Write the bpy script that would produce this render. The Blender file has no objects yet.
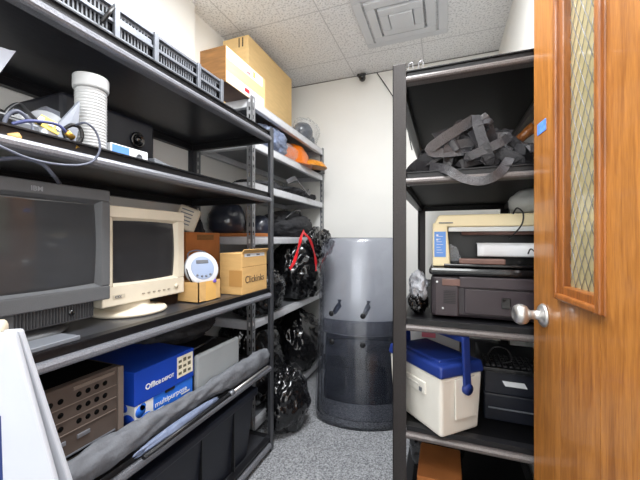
import bpy, bmesh, math, random
from mathutils import Vector, Matrix, noise
random.seed(7)
S = bpy.context.scene
COL = S.collection
PI = math.pi
# ---------------------------------------------------------------- camera, light, exposure
F, CY, H, TH = 328.0, 239.0, 1.2, math.radians(20.86)
cs, sn = math.cos(TH), math.sin(TH)
cam = bpy.data.cameras.new('camera'); camo = bpy.data.objects.new('camera', cam); COL.objects.link(camo)
cam.sensor_width = 36; cam.lens = F/640*36; cam.clip_start = .02
cam.shift_y = -(CY-240)/640*-1
camo.location = (0, 0, H); camo.rotation_euler = (PI/2, 0, TH)
S.camera = camo
S.view_settings.view_transform = 'Standard'; S.view_settings.look = 'None'
S.view_settings.gamma = 1; S.view_settings.use_curve_mapping = False
S.view_settings.exposure = 0.0
W = bpy.data.worlds.new('world'); S.world = W; W.use_nodes = True
W.node_tree.nodes['Background'].inputs[0].default_value = (.9, .95, 1, 1)
W.node_tree.nodes['Background'].inputs[1].default_value = .35
def area(name, loc, sx, sy, power, rot=(0, 0, 0), col=(1, .98, .95)):
    l = bpy.data.lights.new(name, 'AREA'); l.shape = 'RECTANGLE'; l.size = sx; l.size_y = sy; l.energy = power; l.color = col
    o = bpy.data.objects.new(name, l); COL.objects.link(o); o.location = loc; o.rotation_euler = rot; return o
area('room_lamp', (-.36, 1.05, 2.665), .5, 1.1, 58, col=(.93, .965, 1))
area('hall_lamp', (-.3, -.75, 2.665), 1.1, .55, 26, col=(.94, .97, 1))
area('hall_fill', (1.17, -.72, 1.45), 1.5, 1.4, 35, rot=(0, PI/2, 0), col=(.92, .96, 1))  # added fill light for the left racks, no daylight source known
area('entry_fill', (-.5, -1.55, 1.9), 1.2, .8, 8, rot=(PI/2, 0, 0), col=(.94, .97, 1))  # added weak frontal fill from the hall end, no fixture

def at(px, py, X=None, Y=None, Z=None, d=None):
    a = (px-320)/F; b = (CY-py)/F
    kx = a*cs-sn; ky = a*sn+cs
    if X is not None: d = X/kx
    if Y is not None: d = Y/ky
    if Z is not None: d = (Z-H)/b
    return Vector((d*kx, d*ky, H+b*d))

# ---------------------------------------------------------------- materials
MATS = {}
def lin(c):
    return tuple(((v/255)/12.92 if v/255 <= .04045 else ((v/255+.055)/1.055)**2.4) for v in c)
def mat(name, rgb, rough=.5, metal=0, var=0, scale=8, bump=0, bscale=60, stretch=(1, 1, 1), rgb2=None, trans=0, coat=0, alpha=1, spec=.5, detail=4, ior=1.45, bdist=.01):
    if name in MATS: return MATS[name]
    m = bpy.data.materials.new(name); m.use_nodes = True; nt = m.node_tree; N = nt.nodes; L = nt.links
    b = N['Principled BSDF']
    c = lin(rgb)
    b.inputs['Base Color'].default_value = (*c, 1); b.inputs['Roughness'].default_value = rough; b.inputs['Metallic'].default_value = metal
    b.inputs['Transmission Weight'].default_value = trans; b.inputs['Coat Weight'].default_value = coat; b.inputs['Alpha'].default_value = alpha
    b.inputs['Specular IOR Level'].default_value = spec; b.inputs['IOR'].default_value = ior
    tc = N.new('ShaderNodeTexCoord'); mp = N.new('ShaderNodeMapping'); mp.inputs['Scale'].default_value = stretch
    L.new(tc.outputs['Object'], mp.inputs['Vector'])
    if var or rgb2:
        n = N.new('ShaderNodeTexNoise'); n.inputs['Scale'].default_value = scale; n.inputs['Detail'].default_value = detail
        L.new(mp.outputs[0], n.inputs['Vector'])
        r = N.new('ShaderNodeValToRGB'); r.color_ramp.elements[0].position = .3; r.color_ramp.elements[1].position = .7
        c2 = lin(rgb2) if rgb2 else tuple(min(1, v*(1+var)) for v in c)
        c1 = c if rgb2 else tuple(v*(1-var) for v in c)
        r.color_ramp.elements[0].color = (*c1, 1); r.color_ramp.elements[1].color = (*c2, 1)
        L.new(n.outputs['Fac'], r.inputs[0]); L.new(r.outputs[0], b.inputs['Base Color'])
    if bump:
        n2 = N.new('ShaderNodeTexNoise'); n2.inputs['Scale'].default_value = bscale; n2.inputs['Detail'].default_value = 3
        L.new(mp.outputs[0], n2.inputs['Vector'])
        bp = N.new('ShaderNodeBump'); bp.inputs['Strength'].default_value = bump; bp.inputs['Distance'].default_value = bdist
        L.new(n2.outputs['Fac'], bp.inputs['Height']); L.new(bp.outputs[0], b.inputs['Normal'])
    MATS[name] = m; return m
wallm = mat('painted_wall', (236, 234, 229), .6, var=.02, scale=3, bump=.08, bscale=120)
carpet = mat('speckled_carpet', (84, 86, 90), .95, rgb2=(176, 177, 180), scale=130, bump=.6, bscale=180, detail=2)
steel = mat('hammered_steel_lit', (122, 123, 129), .3, .4, var=.18, scale=260, bump=.35, bscale=300, bdist=.002)  # rolled lips, grey lightened for the reflected band
steelblk = mat('black_steel', (33, 33, 36), .3, .35, var=.15, scale=40, bump=.1, bscale=200)
deck = mat('dark_deck', (54, 55, 59), .28, .1, var=.2, scale=30, stretch=(6, 1, 6))
litlip = mat('lit_lip_steel', (205, 206, 210), .38, .15, var=.06, scale=30)  # dark steel lips coloured bright for the light they catch
galvd = mat('slotted_steel', (150, 151, 154), .4, .5, var=.1, scale=30)
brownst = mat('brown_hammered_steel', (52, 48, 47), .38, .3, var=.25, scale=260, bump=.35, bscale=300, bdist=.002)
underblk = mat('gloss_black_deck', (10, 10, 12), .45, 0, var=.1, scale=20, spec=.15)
brownroll = mat('brown_hammered_edge_lit', (98, 92, 90), .36, .3, var=.25, scale=260, bump=.35, bscale=300, bdist=.002)  # brown steel lightened for the reflection on the rolled edge
beamshade = mat('beam_channel_shade', (24, 24, 27), .4, var=.1, scale=40)  # same steel blackened for the shade in the beam channel
bagm = mat('black_bin_liner', (16, 16, 18), .2, 0, var=.1, scale=8, bump=.3, bscale=10, coat=.5, bdist=.02, stretch=(1, 1, .28))
baggrey = mat('dull_black_fabric', (43, 43, 46), .75, 0, var=.25, scale=14, bump=.7, bscale=30)
card = mat('tan_cardboard', (206, 165, 106), .75, var=.06, scale=10, stretch=(1, 1, 6))
card2 = mat('pale_cardboard', (224, 190, 134), .75, var=.05, scale=10, stretch=(1, 1, 6))
card3 = mat('orange_brown_cardboard', (170, 104, 52), .75, var=.1, scale=12)
cardb = mat('brown_cardboard', (138, 96, 50), .75, rgb2=(110, 74, 36), scale=12, stretch=(1, 1, 7))
tape = mat('packing_tape', (222, 176, 104), .25, var=.05, scale=10)
white = mat('white_paper', (214, 215, 217), .6, var=.02)
whitep = mat('white_plastic', (208, 210, 214), .4, var=.02, scale=5)
black = mat('black_plastic', (22, 22, 24), .4, var=.15, scale=20)
blackg = mat('gloss_black_plastic', (14, 14, 16), .15, coat=.4, var=.1)
navy = mat('navy_black_plastic', (20, 23, 33), .42, var=.1, scale=10)
ibmg = mat('charcoal_monitor_plastic', (84, 85, 87), .55, var=.04, scale=40, bump=.1, bscale=400)
beige = mat('cream_monitor_plastic', (216, 206, 186), .5, var=.03, scale=20)
screen = mat('crt_glass', (58, 59, 61), .08, var=.12, scale=4, coat=.2)
screen2 = mat('crt_glass_dark', (50, 50, 52), .08, var=.12, scale=4, coat=.2)
greyp = mat('light_grey_plastic', (150, 154, 156), .45, var=.04, scale=10)
greymid = mat('mid_grey_plastic', (105, 108, 114), .45, var=.06, scale=10)
silver = mat('brushed_aluminium', (120, 123, 130), .38, .5, var=.08, scale=30)
chrome = mat('satin_nickel', (206, 204, 202), .34, .85)
blued = mat('royal_blue_carton', (20, 62, 165), .45, var=.05, scale=10)
bluel = mat('bright_blue_carton', (38, 104, 205), .45, var=.05, scale=10)
coolb = mat('cooler_blue', (24, 46, 114), .45, var=.06, scale=8)
coolw = mat('cooler_white', (226, 222, 212), .5, var=.03, scale=8)
bluegrey = mat('blue_grey_plastic_bag', (112, 122, 146), .35, var=.2, scale=12, bump=.6, bscale=30)
amber = mat('amber_plastic', (196, 98, 10), .3, var=.2, scale=6, coat=.3)
amber2 = mat('amber_speckled', (226, 150, 40), .35, rgb2=(160, 96, 22), scale=40)
red = mat('red_drawstring', (205, 28, 36), .45, var=.1)
brownchas = mat('taupe_metal', (80, 70, 64), .5, .2, var=.08, scale=20)
brownchas2 = mat('taupe_metal_light', (112, 100, 92), .5, .2, var=.08, scale=20)
tarp = mat('grey_cloth', (98, 100, 105), .8, var=.18, scale=14, bump=.5, bscale=40)
clearp = mat('crinkled_clear_plastic', (205, 210, 216), .15, alpha=.14, var=.05, bump=.8, bscale=40, spec=.8)
def clearmat(name, tint, dif, fac, rough=.06):
    m = bpy.data.materials.new(name); m.use_nodes = True; nt = m.node_tree; N = nt.nodes; L = nt.links; N.remove(N['Principled BSDF'])
    T = N.new('ShaderNodeBsdfTransparent'); T.inputs[0].default_value = (*tint, 1)
    D = N.new('ShaderNodeBsdfDiffuse'); D.inputs[0].default_value = (*lin(dif), 1)
    G = N.new('ShaderNodeBsdfGlossy'); G.inputs['Roughness'].default_value = rough
    tc = N.new('ShaderNodeTexCoord'); n = N.new('ShaderNodeTexNoise'); n.inputs['Scale'].default_value = 5; n.inputs['Detail'].default_value = 6; L.new(tc.outputs['Object'], n.inputs['Vector'])
    mr = N.new('ShaderNodeMath'); mr.operation = 'MULTIPLY'; mr.inputs[1].default_value = fac*2; L.new(n.outputs['Fac'], mr.inputs[0])
    a = N.new('ShaderNodeMixShader'); L.new(mr.outputs[0], a.inputs[0]); L.new(T.outputs[0], a.inputs[1]); L.new(D.outputs[0], a.inputs[2])
    f = N.new('ShaderNodeFresnel'); f.inputs[0].default_value = 1.45
    b = N.new('ShaderNodeMixShader'); L.new(f.outputs[0], b.inputs[0]); L.new(a.outputs[0], b.inputs[1]); L.new(G.outputs[0], b.inputs[2])
    L.new(b.outputs[0], N['Material Output'].inputs[0]); return m
shieldm = clearmat('clear_polycarbonate', (.91, .92, .95), (150, 155, 170), .035, .14)
shieldpad = clearmat('smoked_shield_pad', (.42, .45, .52), (52, 58, 74), .22, .3)
shieldp = mat('dark_shield_pad', (44, 50, 64), .7, var=.3, scale=7)
shieldb = mat('grey_shield_band', (120, 122, 132), .5, var=.1, scale=6)
strapm = mat('black_webbing', (66, 65, 68), .36, spec=.8, var=.2, scale=40, bump=.3, bscale=200)
printw = mat('beige_printer_plastic', (226, 211, 172), .5, var=.04, scale=10)
printgrey = mat('pale_printer_plastic', (206, 208, 206), .5, var=.04, scale=10)
lbl_blue = mat('blue_sticker', (92, 138, 205), .4, var=.05)
stick_blue = mat('light_blue_sticker', (110, 160, 240), .5, rgb2=(70, 110, 220), scale=60)
helmetm = mat('dark_helmet_shell', (44, 48, 60), .28, var=.1, coat=.5)
printblk = mat('dark_printer_plastic', (50, 44, 48), .35, var=.1, scale=10)
printblk2 = mat('mauve_black_plastic', (58, 50, 54), .35, var=.1, scale=10)
rollbrown = mat('copper_brown_plastic', (110, 82, 74), .4, var=.15, scale=20)
purple = mat('violet_plastic', (96, 76, 160), .4, var=.05)
ylw = mat('yellow_board', (222, 190, 70), .5, var=.15, scale=30)
cablem = mat('grey_cable', (84, 88, 102), .4, var=.05)
cableb = mat('black_cable', (20, 20, 22), .4, var=.05)
brass = mat('brass_plug', (190, 150, 70), .3, .8, var=.05)
emis = None
def woodmat(name, c1, c2, stretch, rough=.35):
    m = bpy.data.materials.new(name); m.use_nodes = True; nt = m.node_tree; N = nt.nodes; L = nt.links; b = N['Principled BSDF']
    tc = N.new('ShaderNodeTexCoord'); mp = N.new('ShaderNodeMapping'); mp.inputs['Scale'].default_value = stretch; L.new(tc.outputs['Object'], mp.inputs[0])
    n = N.new('ShaderNodeTexNoise'); n.inputs['Scale'].default_value = 5; n.inputs['Detail'].default_value = 8; n.inputs['Distortion'].default_value = 1.2; L.new(mp.outputs[0], n.inputs['Vector'])
    w = N.new('ShaderNodeTexNoise'); w.inputs['Scale'].default_value = 40; w.inputs['Detail'].default_value = 3; L.new(mp.outputs[0], w.inputs['Vector'])
    mx = N.new('ShaderNodeMath'); mx.operation = 'MULTIPLY_ADD'; mx.inputs[1].default_value = .35; L.new(w.outputs['Fac'], mx.inputs[0]); 
    m2 = N.new('ShaderNodeMath'); m2.operation = 'MULTIPLY'; m2.inputs[1].default_value = .65; L.new(n.outputs['Fac'], m2.inputs[0]); L.new(m2.outputs[0], mx.inputs[2])
    r = N.new('ShaderNodeValToRGB'); r.color_ramp.elements[0].position = .36; r.color_ramp.elements[1].position = .62
    r.color_ramp.elements[0].color = (*lin(c1), 1); r.color_ramp.elements[1].color = (*lin(c2), 1)
    L.new(mx.outputs[0], r.inputs[0]); L.new(r.outputs[0], b.inputs['Base Color']); b.inputs['Roughness'].default_value = rough; b.inputs['Coat Weight'].default_value = .25
    return m
oak = woodmat('varnished_oak', (140, 84, 34), (182, 120, 56), (9, 9, .7))
oakdark = woodmat('varnished_oak_moulding', (118, 66, 26), (162, 98, 42), (9, 9, .7))
def ceilmat():
    m = bpy.data.materials.new('acoustic_tile'); m.use_nodes = True; nt = m.node_tree; N = nt.nodes; L = nt.links; b = N['Principled BSDF']
    tc = N.new('ShaderNodeTexCoord')
    n = N.new('ShaderNodeTexNoise'); n.inputs['Scale'].default_value = 75; n.inputs['Detail'].default_value = 2; L.new(tc.outputs['Object'], n.inputs['Vector'])
    r = N.new('ShaderNodeValToRGB'); r.color_ramp.elements[0].position = .36; r.color_ramp.elements[1].position = .5
    r.color_ramp.elements[0].color = (*lin((204, 204, 206)), 1); r.color_ramp.elements[1].color = (*lin((240, 240, 241)), 1)
    L.new(n.outputs['Fac'], r.inputs[0])
    sx = N.new('ShaderNodeSeparateXYZ'); L.new(tc.outputs['Object'], sx.inputs[0])
    prev = None
    for ax, off in ((0, .577), (1, -2.565)):
        a1 = N.new('ShaderNodeMath'); a1.operation = 'ADD'; a1.inputs[1].default_value = off; L.new(sx.outputs[ax], a1.inputs[0])
        a2 = N.new('ShaderNodeMath'); a2.operation = 'PINGPONG'; a2.inputs[1].default_value = .305; L.new(a1.outputs[0], a2.inputs[0])
        a3 = N.new('ShaderNodeMath'); a3.operation = 'LESS_THAN'; a3.inputs[1].default_value = .004; L.new(a2.outputs[0], a3.inputs[0])
        if prev:
            a4 = N.new('ShaderNodeMath'); a4.operation = 'MAXIMUM'; L.new(prev.outputs[0], a4.inputs[0]); L.new(a3.outputs[0], a4.inputs[1]); prev = a4
        else: prev = a3
    mx = N.new('ShaderNodeMixRGB'); L.new(prev.outputs[0], mx.inputs[0]); L.new(r.outputs[0], mx.inputs[1]); mx.inputs[2].default_value = (*lin((200, 200, 202)), 1)
    L.new(mx.outputs[0], b.inputs['Base Color']); b.inputs['Roughness'].default_value = .9
    bp = N.new('ShaderNodeBump'); bp.inputs['Strength'].default_value = .5; bp.inputs['Distance'].default_value = .01; L.new(n.outputs['Fac'], bp.inputs['Height']); L.new(bp.outputs[0], b.inputs['Normal'])
    return m
def emat():
    m = bpy.data.materials.new('lit_diffuser'); m.use_nodes = True; b = m.node_tree.nodes['Principled BSDF']
    b.inputs['Emission Color'].default_value = (1, .98, .94, 1); b.inputs['Emission Strength'].default_value = 4; return m

# ---------------------------------------------------------------- helpers
WM = {}
class MB:
    def __init__(s): s.bm = bmesh.new()
    def merge(s, other):
        me = bpy.data.meshes.new('t'); other.to_mesh(me); other.free(); s.bm.from_mesh(me); bpy.data.meshes.remove(me); return s
    def box(s, lo, hi, bev=0, M=None, seg=2):
        b = bmesh.new(); bmesh.ops.create_cube(b, size=1)
        lo = Vector(lo); hi = Vector(hi)
        for v in b.verts: v.co = Vector(((lo[i]+hi[i])/2 + v.co[i]*(hi[i]-lo[i]) for i in range(3)))
        if bev: bmesh.ops.bevel(b, geom=b.edges[:], offset=bev, segments=seg, affect='EDGES', profile=.5)
        if M: b.transform(M)
        return s.merge(b)
    def hexa(s, pts, bev=0):   # 8 points: bottom 4 then top 4
        b = bmesh.new(); v = [b.verts.new(p) for p in pts]
        for f in ((3, 2, 1, 0), (4, 5, 6, 7), (0, 1, 5, 4), (1, 2, 6, 5), (2, 3, 7, 6), (3, 0, 4, 7)): b.faces.new([v[i] for i in f])
        bmesh.ops.recalc_face_normals(b, faces=b.faces[:])
        if bev: bmesh.ops.bevel(b, geom=b.edges[:], offset=bev, segments=3, affect='EDGES', profile=.5)
        return s.merge(b)
    def prism(s, poly, p0, p1, u, w, bev=0):   # polygon (a,b) -> a*u+b*w, extruded p0->p1
        b = bmesh.new(); p0 = Vector(p0); p1 = Vector(p1); u = Vector(u); w = Vector(w)
        A = [b.verts.new(p0+u*x+w*y) for x, y in poly]; B = [b.verts.new(p1+u*x+w*y) for x, y in poly]
        n = len(poly)
        b.faces.new(A); b.faces.new(B[::-1])
        for i in range(n): b.faces.new((A[i], B[i], B[(i+1) % n], A[(i+1) % n]))
        bmesh.ops.recalc_face_normals(b, faces=b.faces[:])
        if bev: bmesh.ops.bevel(b, geom=b.edges[:], offset=bev, segments=2, affect='EDGES')
        return s.merge(b)
    def tube(s, pts, r, n=8, closed=False):
        b = bmesh.new(); pts = [Vector(p) for p in pts]; rings = []; up = Vector((.13, .21, .97))
        for i, p in enumerate(pts):
            t = (pts[min(i+1, len(pts)-1)]-pts[max(i-1, 0)]).normalized()
            x = t.cross(up)
            if x.length < 1e-4: x = t.cross(Vector((1, 0, 0)))
            x.normalize(); y = t.cross(x).normalized(); up = -y if False else up
            rr = r[i] if isinstance(r, (list, tuple)) else r
            rings.append([b.verts.new(p+(x*math.cos(k*2*PI/n)+y*math.sin(k*2*PI/n))*rr) for k in range(n)])
        for i in range(len(rings)-1):
            for k in range(n): b.faces.new((rings[i][k], rings[i][(k+1) % n], rings[i+1][(k+1) % n], rings[i+1][k]))
        b.faces.new(rings[0][::-1]); b.faces.new(rings[-1])
        bmesh.ops.recalc_face_normals(b, faces=b.faces[:])
        for f in b.faces: f.smooth = True
        return s.merge(b)
    def lathe(s, prof, M=None, n=32):   # (r,z)
        b = bmesh.new(); rings = []
        for r, z in prof: rings.append([b.verts.new((r*math.cos(k*2*PI/n), r*math.sin(k*2*PI/n), z)) for k in range(n)] if r > 1e-5 else [b.verts.new((0, 0, z))])
        for i in range(len(rings)-1):
            A, B = rings[i], rings[i+1]
            for k in range(n):
                k2 = (k+1) % n
                if len(A) == 1 and len(B) == 1: continue
                if len(A) == 1: b.faces.new((A[0], B[k2], B[k]))
                elif len(B) == 1: b.faces.new((A[k], A[k2], B[0]))
                else: b.faces.new((A[k], A[k2], B[k2], B[k]))
        for R_ in (rings[0], rings[-1]):
            if len(R_) > 1: b.faces.new(R_)
        bmesh.ops.recalc_face_normals(b, faces=b.faces[:])
        for f in b.faces: f.smooth = len(f.verts) == 4 or len(f.verts) == 3
        if M: b.transform(M)
        return s.merge(b)
    def blob(s, c, r, seed=0, amp=.18, freq=2.2, sub=5, flat=True, ridge=.0, neck=None, floor=None, M=None):
        b = bmesh.new(); bmesh.ops.create_icosphere(b, subdivisions=sub, radius=1); c = Vector(c); off = Vector((seed*3.7, seed*1.9, seed*7.3))
        for v in b.verts:
            d = v.co.normalized()
            k = noise.noise(d*freq*.6+off)*amp + abs(noise.noise(d*freq*2.1+off*1.3))*-amp*.9 + noise.noise(d*freq*5+off)*amp*.25
            if ridge:
                an = math.atan2(d.y, d.x); k += ridge*(abs(noise.noise(Vector((math.cos(an)*2.4, math.sin(an)*2.4, d.z*.9))+off))-.25)*(1+max(0, d.z))
            p = d*(1+k)
            if flat and p.z < -.72: p.z = -.72-(p.z+.72)*-.08
            v.co = Vector((p.x*r[0], p.y*r[1], p.z*r[2]))
        if M: b.transform(M)
        for v in b.verts:
            v.co += c
            if floor is not None and v.co.z < floor: v.co.z = floor
        for f in b.faces: f.smooth = True
        return s.merge(b)
    def ribbon(s, pts, w, t, ups):
        b = bmesh.new(); R_ = []
        for i, p in enumerate(pts):
            tg = (pts[min(i+1, len(pts)-1)]-pts[max(i-1, 0)]).normalized(); x = tg.cross(ups[i]).normalized(); y = x.cross(tg).normalized()
            R_.append([b.verts.new(p+x*w/2*sx+y*t/2*sy) for sx, sy in ((-1, -1), (1, -1), (1, 1), (-1, 1))])
        for i in range(len(R_)-1):
            for k in range(4): b.faces.new((R_[i][k], R_[i][(k+1) % 4], R_[i+1][(k+1) % 4], R_[i+1][k]))
        b.faces.new(R_[0][::-1]); b.faces.new(R_[-1]); bmesh.ops.recalc_face_normals(b, faces=b.faces[:])
        return s.merge(b)
    def sheet(s, fn, nu, nv, t):   # closed thin sheet
        b = bmesh.new(); G = [[Vector(fn(i/nu, j/nv)) for j in range(nv+1)] for i in range(nu+1)]
        def nrm(i, j):
            a = G[min(i+1, nu)][j]-G[max(i-1, 0)][j]; c = G[i][min(j+1, nv)]-G[i][max(j-1, 0)]; return a.cross(c).normalized()
        T = [[b.verts.new(G[i][j]+nrm(i, j)*t/2) for j in range(nv+1)] for i in range(nu+1)]
        B = [[b.verts.new(G[i][j]-nrm(i, j)*t/2) for j in range(nv+1)] for i in range(nu+1)]
        for i in range(nu):
            for j in range(nv):
                b.faces.new((T[i][j], T[i+1][j], T[i+1][j+1], T[i][j+1])); b.faces.new((B[i][j], B[i][j+1], B[i+1][j+1], B[i+1][j]))
        for i in range(nu):
            b.faces.new((T[i][0], B[i][0], B[i+1][0], T[i+1][0])); b.faces.new((T[i][nv], T[i+1][nv], B[i+1][nv], B[i][nv]))
        for j in range(nv):
            b.faces.new((T[0][j], T[0][j+1], B[0][j+1], B[0][j])); b.faces.new((T[nu][j], B[nu][j], B[nu][j+1], T[nu][j+1]))
        bmesh.ops.recalc_face_normals(b, faces=b.faces[:])
        for f in b.faces: f.smooth = True
        return s.merge(b)
    def build(s, name, m, parent=None, world=True, local=None):
        me = bpy.data.meshes.new(name); o = bpy.data.objects.new(name, me); COL.objects.link(o)
        if parent is not None:
            o.parent = parent; Mx = WM.get(parent.name, Matrix())
            if world: s.bm.transform(Mx.inverted())
            WM[o.name] = Mx
        elif world:   # origin at the base of the bounding box
            xs = [v.co for v in s.bm.verts]
            loc = Vector(((min(p.x for p in xs)+max(p.x for p in xs))/2, (min(p.y for p in xs)+max(p.y for p in xs))/2, min(p.z for p in xs)))
            s.bm.transform(Matrix.Translation(-loc)); o.location = loc; WM[o.name] = Matrix.Translation(loc)
        s.bm.to_mesh(me); s.bm.free(); me.materials.append(m); return o
def tag(o, label, cat, group=None, kind=None):
    o['label'] = label; o['category'] = cat
    if group: o['group'] = group
    if kind: o['kind'] = kind
    return o
def thing(name, label, cat, loc, rotz=0, group=None):
    o = bpy.data.objects.new(name, None); o.empty_display_size = .05; COL.objects.link(o); o.location = loc; o.rotation_euler = (0, 0, rotz)
    WM[o.name] = Matrix.Translation(Vector(loc)) @ Matrix.Rotation(rotz, 4, 'Z'); return tag(o, label, cat, group)
def struct(name, mb, m):
    o = mb.build(name, m); o['kind'] = 'structure'; return o
def text(body, size, m, parent, name, M, depth=.0006, bold=False):   # M: local xy plane of the lettering -> world
    c = bpy.data.curves.new('t', 'FONT'); c.body = body; c.size = size; c.extrude = depth; c.align_x = 'LEFT'
    if bold: c.offset = size*.02
    o = bpy.data.objects.new('t', c); COL.objects.link(o); dg = bpy.context.evaluated_depsgraph_get(); dg.update()
    me = bpy.data.meshes.new_from_object(o.evaluated_get(dg)); bpy.data.objects.remove(o); bpy.data.curves.remove(c)
    b = MB(); b.bm.from_mesh(me); bpy.data.meshes.remove(me); b.bm.transform(M); return b.build(name, m, parent)
def frameM(o, x, y):
    x = Vector(x).normalized(); y = Vector(y).normalized(); z = x.cross(y); M = Matrix((x, y, z)).transposed().to_4x4(); M.translation = Vector(o); return M
def crom(P, n=8, closed=False):
    P = [Vector(p) for p in P]; out = []
    for i in range(len(P)-1):
        a, b, c, d = P[max(i-1, 0)], P[i], P[i+1], P[min(i+2, len(P)-1)]
        for k in range(n):
            t = k/n; out.append(.5*((2*b)+(c-a)*t+(2*a-5*b+4*c-d)*t*t+(3*b-a-3*c+d)*t**3))
    out.append(P[-1]); return out
def dup_tree(root, loc, rotz, label):
    r = root.copy(); COL.objects.link(r); r.location = loc; r.rotation_euler = (0, 0, rotz); r['label'] = label
    for ch in list(root.children):
        c = ch.copy(); COL.objects.link(c); c.parent = r
        for g in ch.children:
            q = g.copy(); COL.objects.link(q); q.parent = c
    return r

# ---------------------------------------------------------------- the room
XL, XR, YB, ZC = -1.555, .40, 2.95, 2.705
struct('floor', MB().box((-1.7, -1.7, -.08), (1.3, 3.05, 0)), carpet)
struct('ceiling', MB().box((-1.7, -1.7, ZC), (1.3, 3.05, ZC+.08)), ceilmat())
struct('wall_left', MB().box((XL-.1, -1.7, 0), (XL, 3.05, ZC)), wallm)
struct('wall_back', MB().box((XL, YB, 0), (XR+.1, YB+.1, ZC)), wallm)
struct('wall_right', MB().box((XR, .24, 0), (XR+.1, YB, ZC)), wallm)
struct('wall_front', MB().box((XL, -1.7, 0), (1.3, -1.6, ZC)), wallm)
struct('wall_hall', MB().box((1.2, -1.6, 0), (1.3, .34, ZC)).box((XR+.1, .24, 0), (1.2, .34, ZC)), wallm)
struct('trim_1', MB().box((XL, -1.6, 0), (XL+.05, 1.685, ZC)), wallm)      # shallow pilaster on the left wall
shadowgap = mat('shadow_line_grey', (120, 118, 114), .6)
struct('shadow_line', MB().box((XL, YB-.006, ZC-.006), (XR, YB, ZC)), shadowgap)  # dark strip standing in for the shadow gap under the ceiling
MB().box((1.185, -1.42, .70), (1.2, -.02, 2.2)).build('added_window', mat('added_window_pane', (235, 238, 242), .3))['kind'] = 'structure'  # unseen window, added to account for the hall fill light
struct('added_window_trim', MB().box((1.17, -1.47, .65), (1.2, .03, .70)).box((1.17, -1.47, 2.2), (1.2, .03, 2.25)).box((1.17, -1.47, .70), (1.2, -1.42, 2.2)).box((1.17, -.02, .70), (1.2, .03, 2.2)), whitep)  # frame of the added window
rubber = mat('dark_rubber', (60, 60, 64), .6)
struct('baseboard_back', MB().box((XL, YB-.01, 0), (XR, YB, .1)), rubber)
# ceiling diffuser
t = thing('air_diffuser', 'square white stepped air diffuser set in the tiled ceiling', 'air vent', (-.272, 2.26, ZC))
for k, (h, z) in enumerate(((.29, .012), (.215, .022), (.14, .03), (.075, .036))):
    b = MB(); q = h-.06
    if k < 3:
        for (x0, y0, x1, y1) in ((-h, -h, h, -q), (-h, q, h, h), (-h, -q, -q, q), (q, -q, h, q)):
            b.box((-.272+x0, 2.26+y0, ZC-z), (-.272+x1, 2.26+y1, ZC), .004)
    else: b.box((-.272-h, 2.26-h, ZC-z), (-.272+h, 2.26+h, ZC), .004)
    b.build('vane_ring' if k < 3 else 'center_plate', whitep, t)
em = emat()
for nm, lb, x, y, hx, hy in (('ceiling_light', 'fluorescent ceiling panel above the storage aisle', -.36, 1.05, .3, .6), ('ceiling_light', 'fluorescent ceiling panel outside the doorway', -.3, -.75, .6, .3)):
    t = thing(nm, lb, 'ceiling light', (x, y, ZC))
    MB().box((x-hx, y-hy, ZC-.012), (x+hx, y-hy+.03, ZC)).box((x-hx, y+hy-.03, ZC-.012), (x+hx, y+hy, ZC)).box((x-hx, y-hy+.03, ZC-.012), (x-hx+.03, y+hy-.03, ZC)).box((x+hx-.03, y-hy+.03, ZC-.012), (x+hx, y+hy-.03, ZC)).build('frame', whitep, t)
    MB().box((x-hx+.03, y-hy+.03, ZC-.006), (x+hx-.03, y+hy-.03, ZC)).build('diffuser', em, t)
# small black camera below the ceiling
p = at(361, 74, Y=YB-.03)
t = thing('security_camera', 'small black security camera on the back wall just under the ceiling', 'camera', p)
MB().lathe([(0, 0), (.04, 0), (.042, .02), (.03, .035), (0, .035)], frameM((p.x, YB, p.z+.01), (1, 0, 0), (0, 0, 1)) @ Matrix.Rotation(0, 4, 'X')).build('mount', black, t)
MB().tube([(p.x+.005, YB-.03, p.z), (p.x+.02, YB-.06, p.z-.035)], .012).build('arm', black, t)
MB().lathe([(0, -.03), (.022, -.03), (.03, -.015), (.03, .02), (.022, .03), (0, .03)], Matrix.Translation((p.x+.022, YB-.075, p.z-.055)) @ Matrix.Rotation(math.radians(65), 4, 'X')).build('lens_housing', blackg, t)
tag(MB().tube([at(377, 73, Y=YB-.008), at(384, 83, Y=YB-.008), at(392, 95, Y=YB-.008), at(404, 112, Y=YB-.008), at(412, 150, Y=YB-.008)], .004, 6).build('wall_cable', cableb), 'thin black cable running down the back wall beside the security camera', 'cable')

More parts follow.
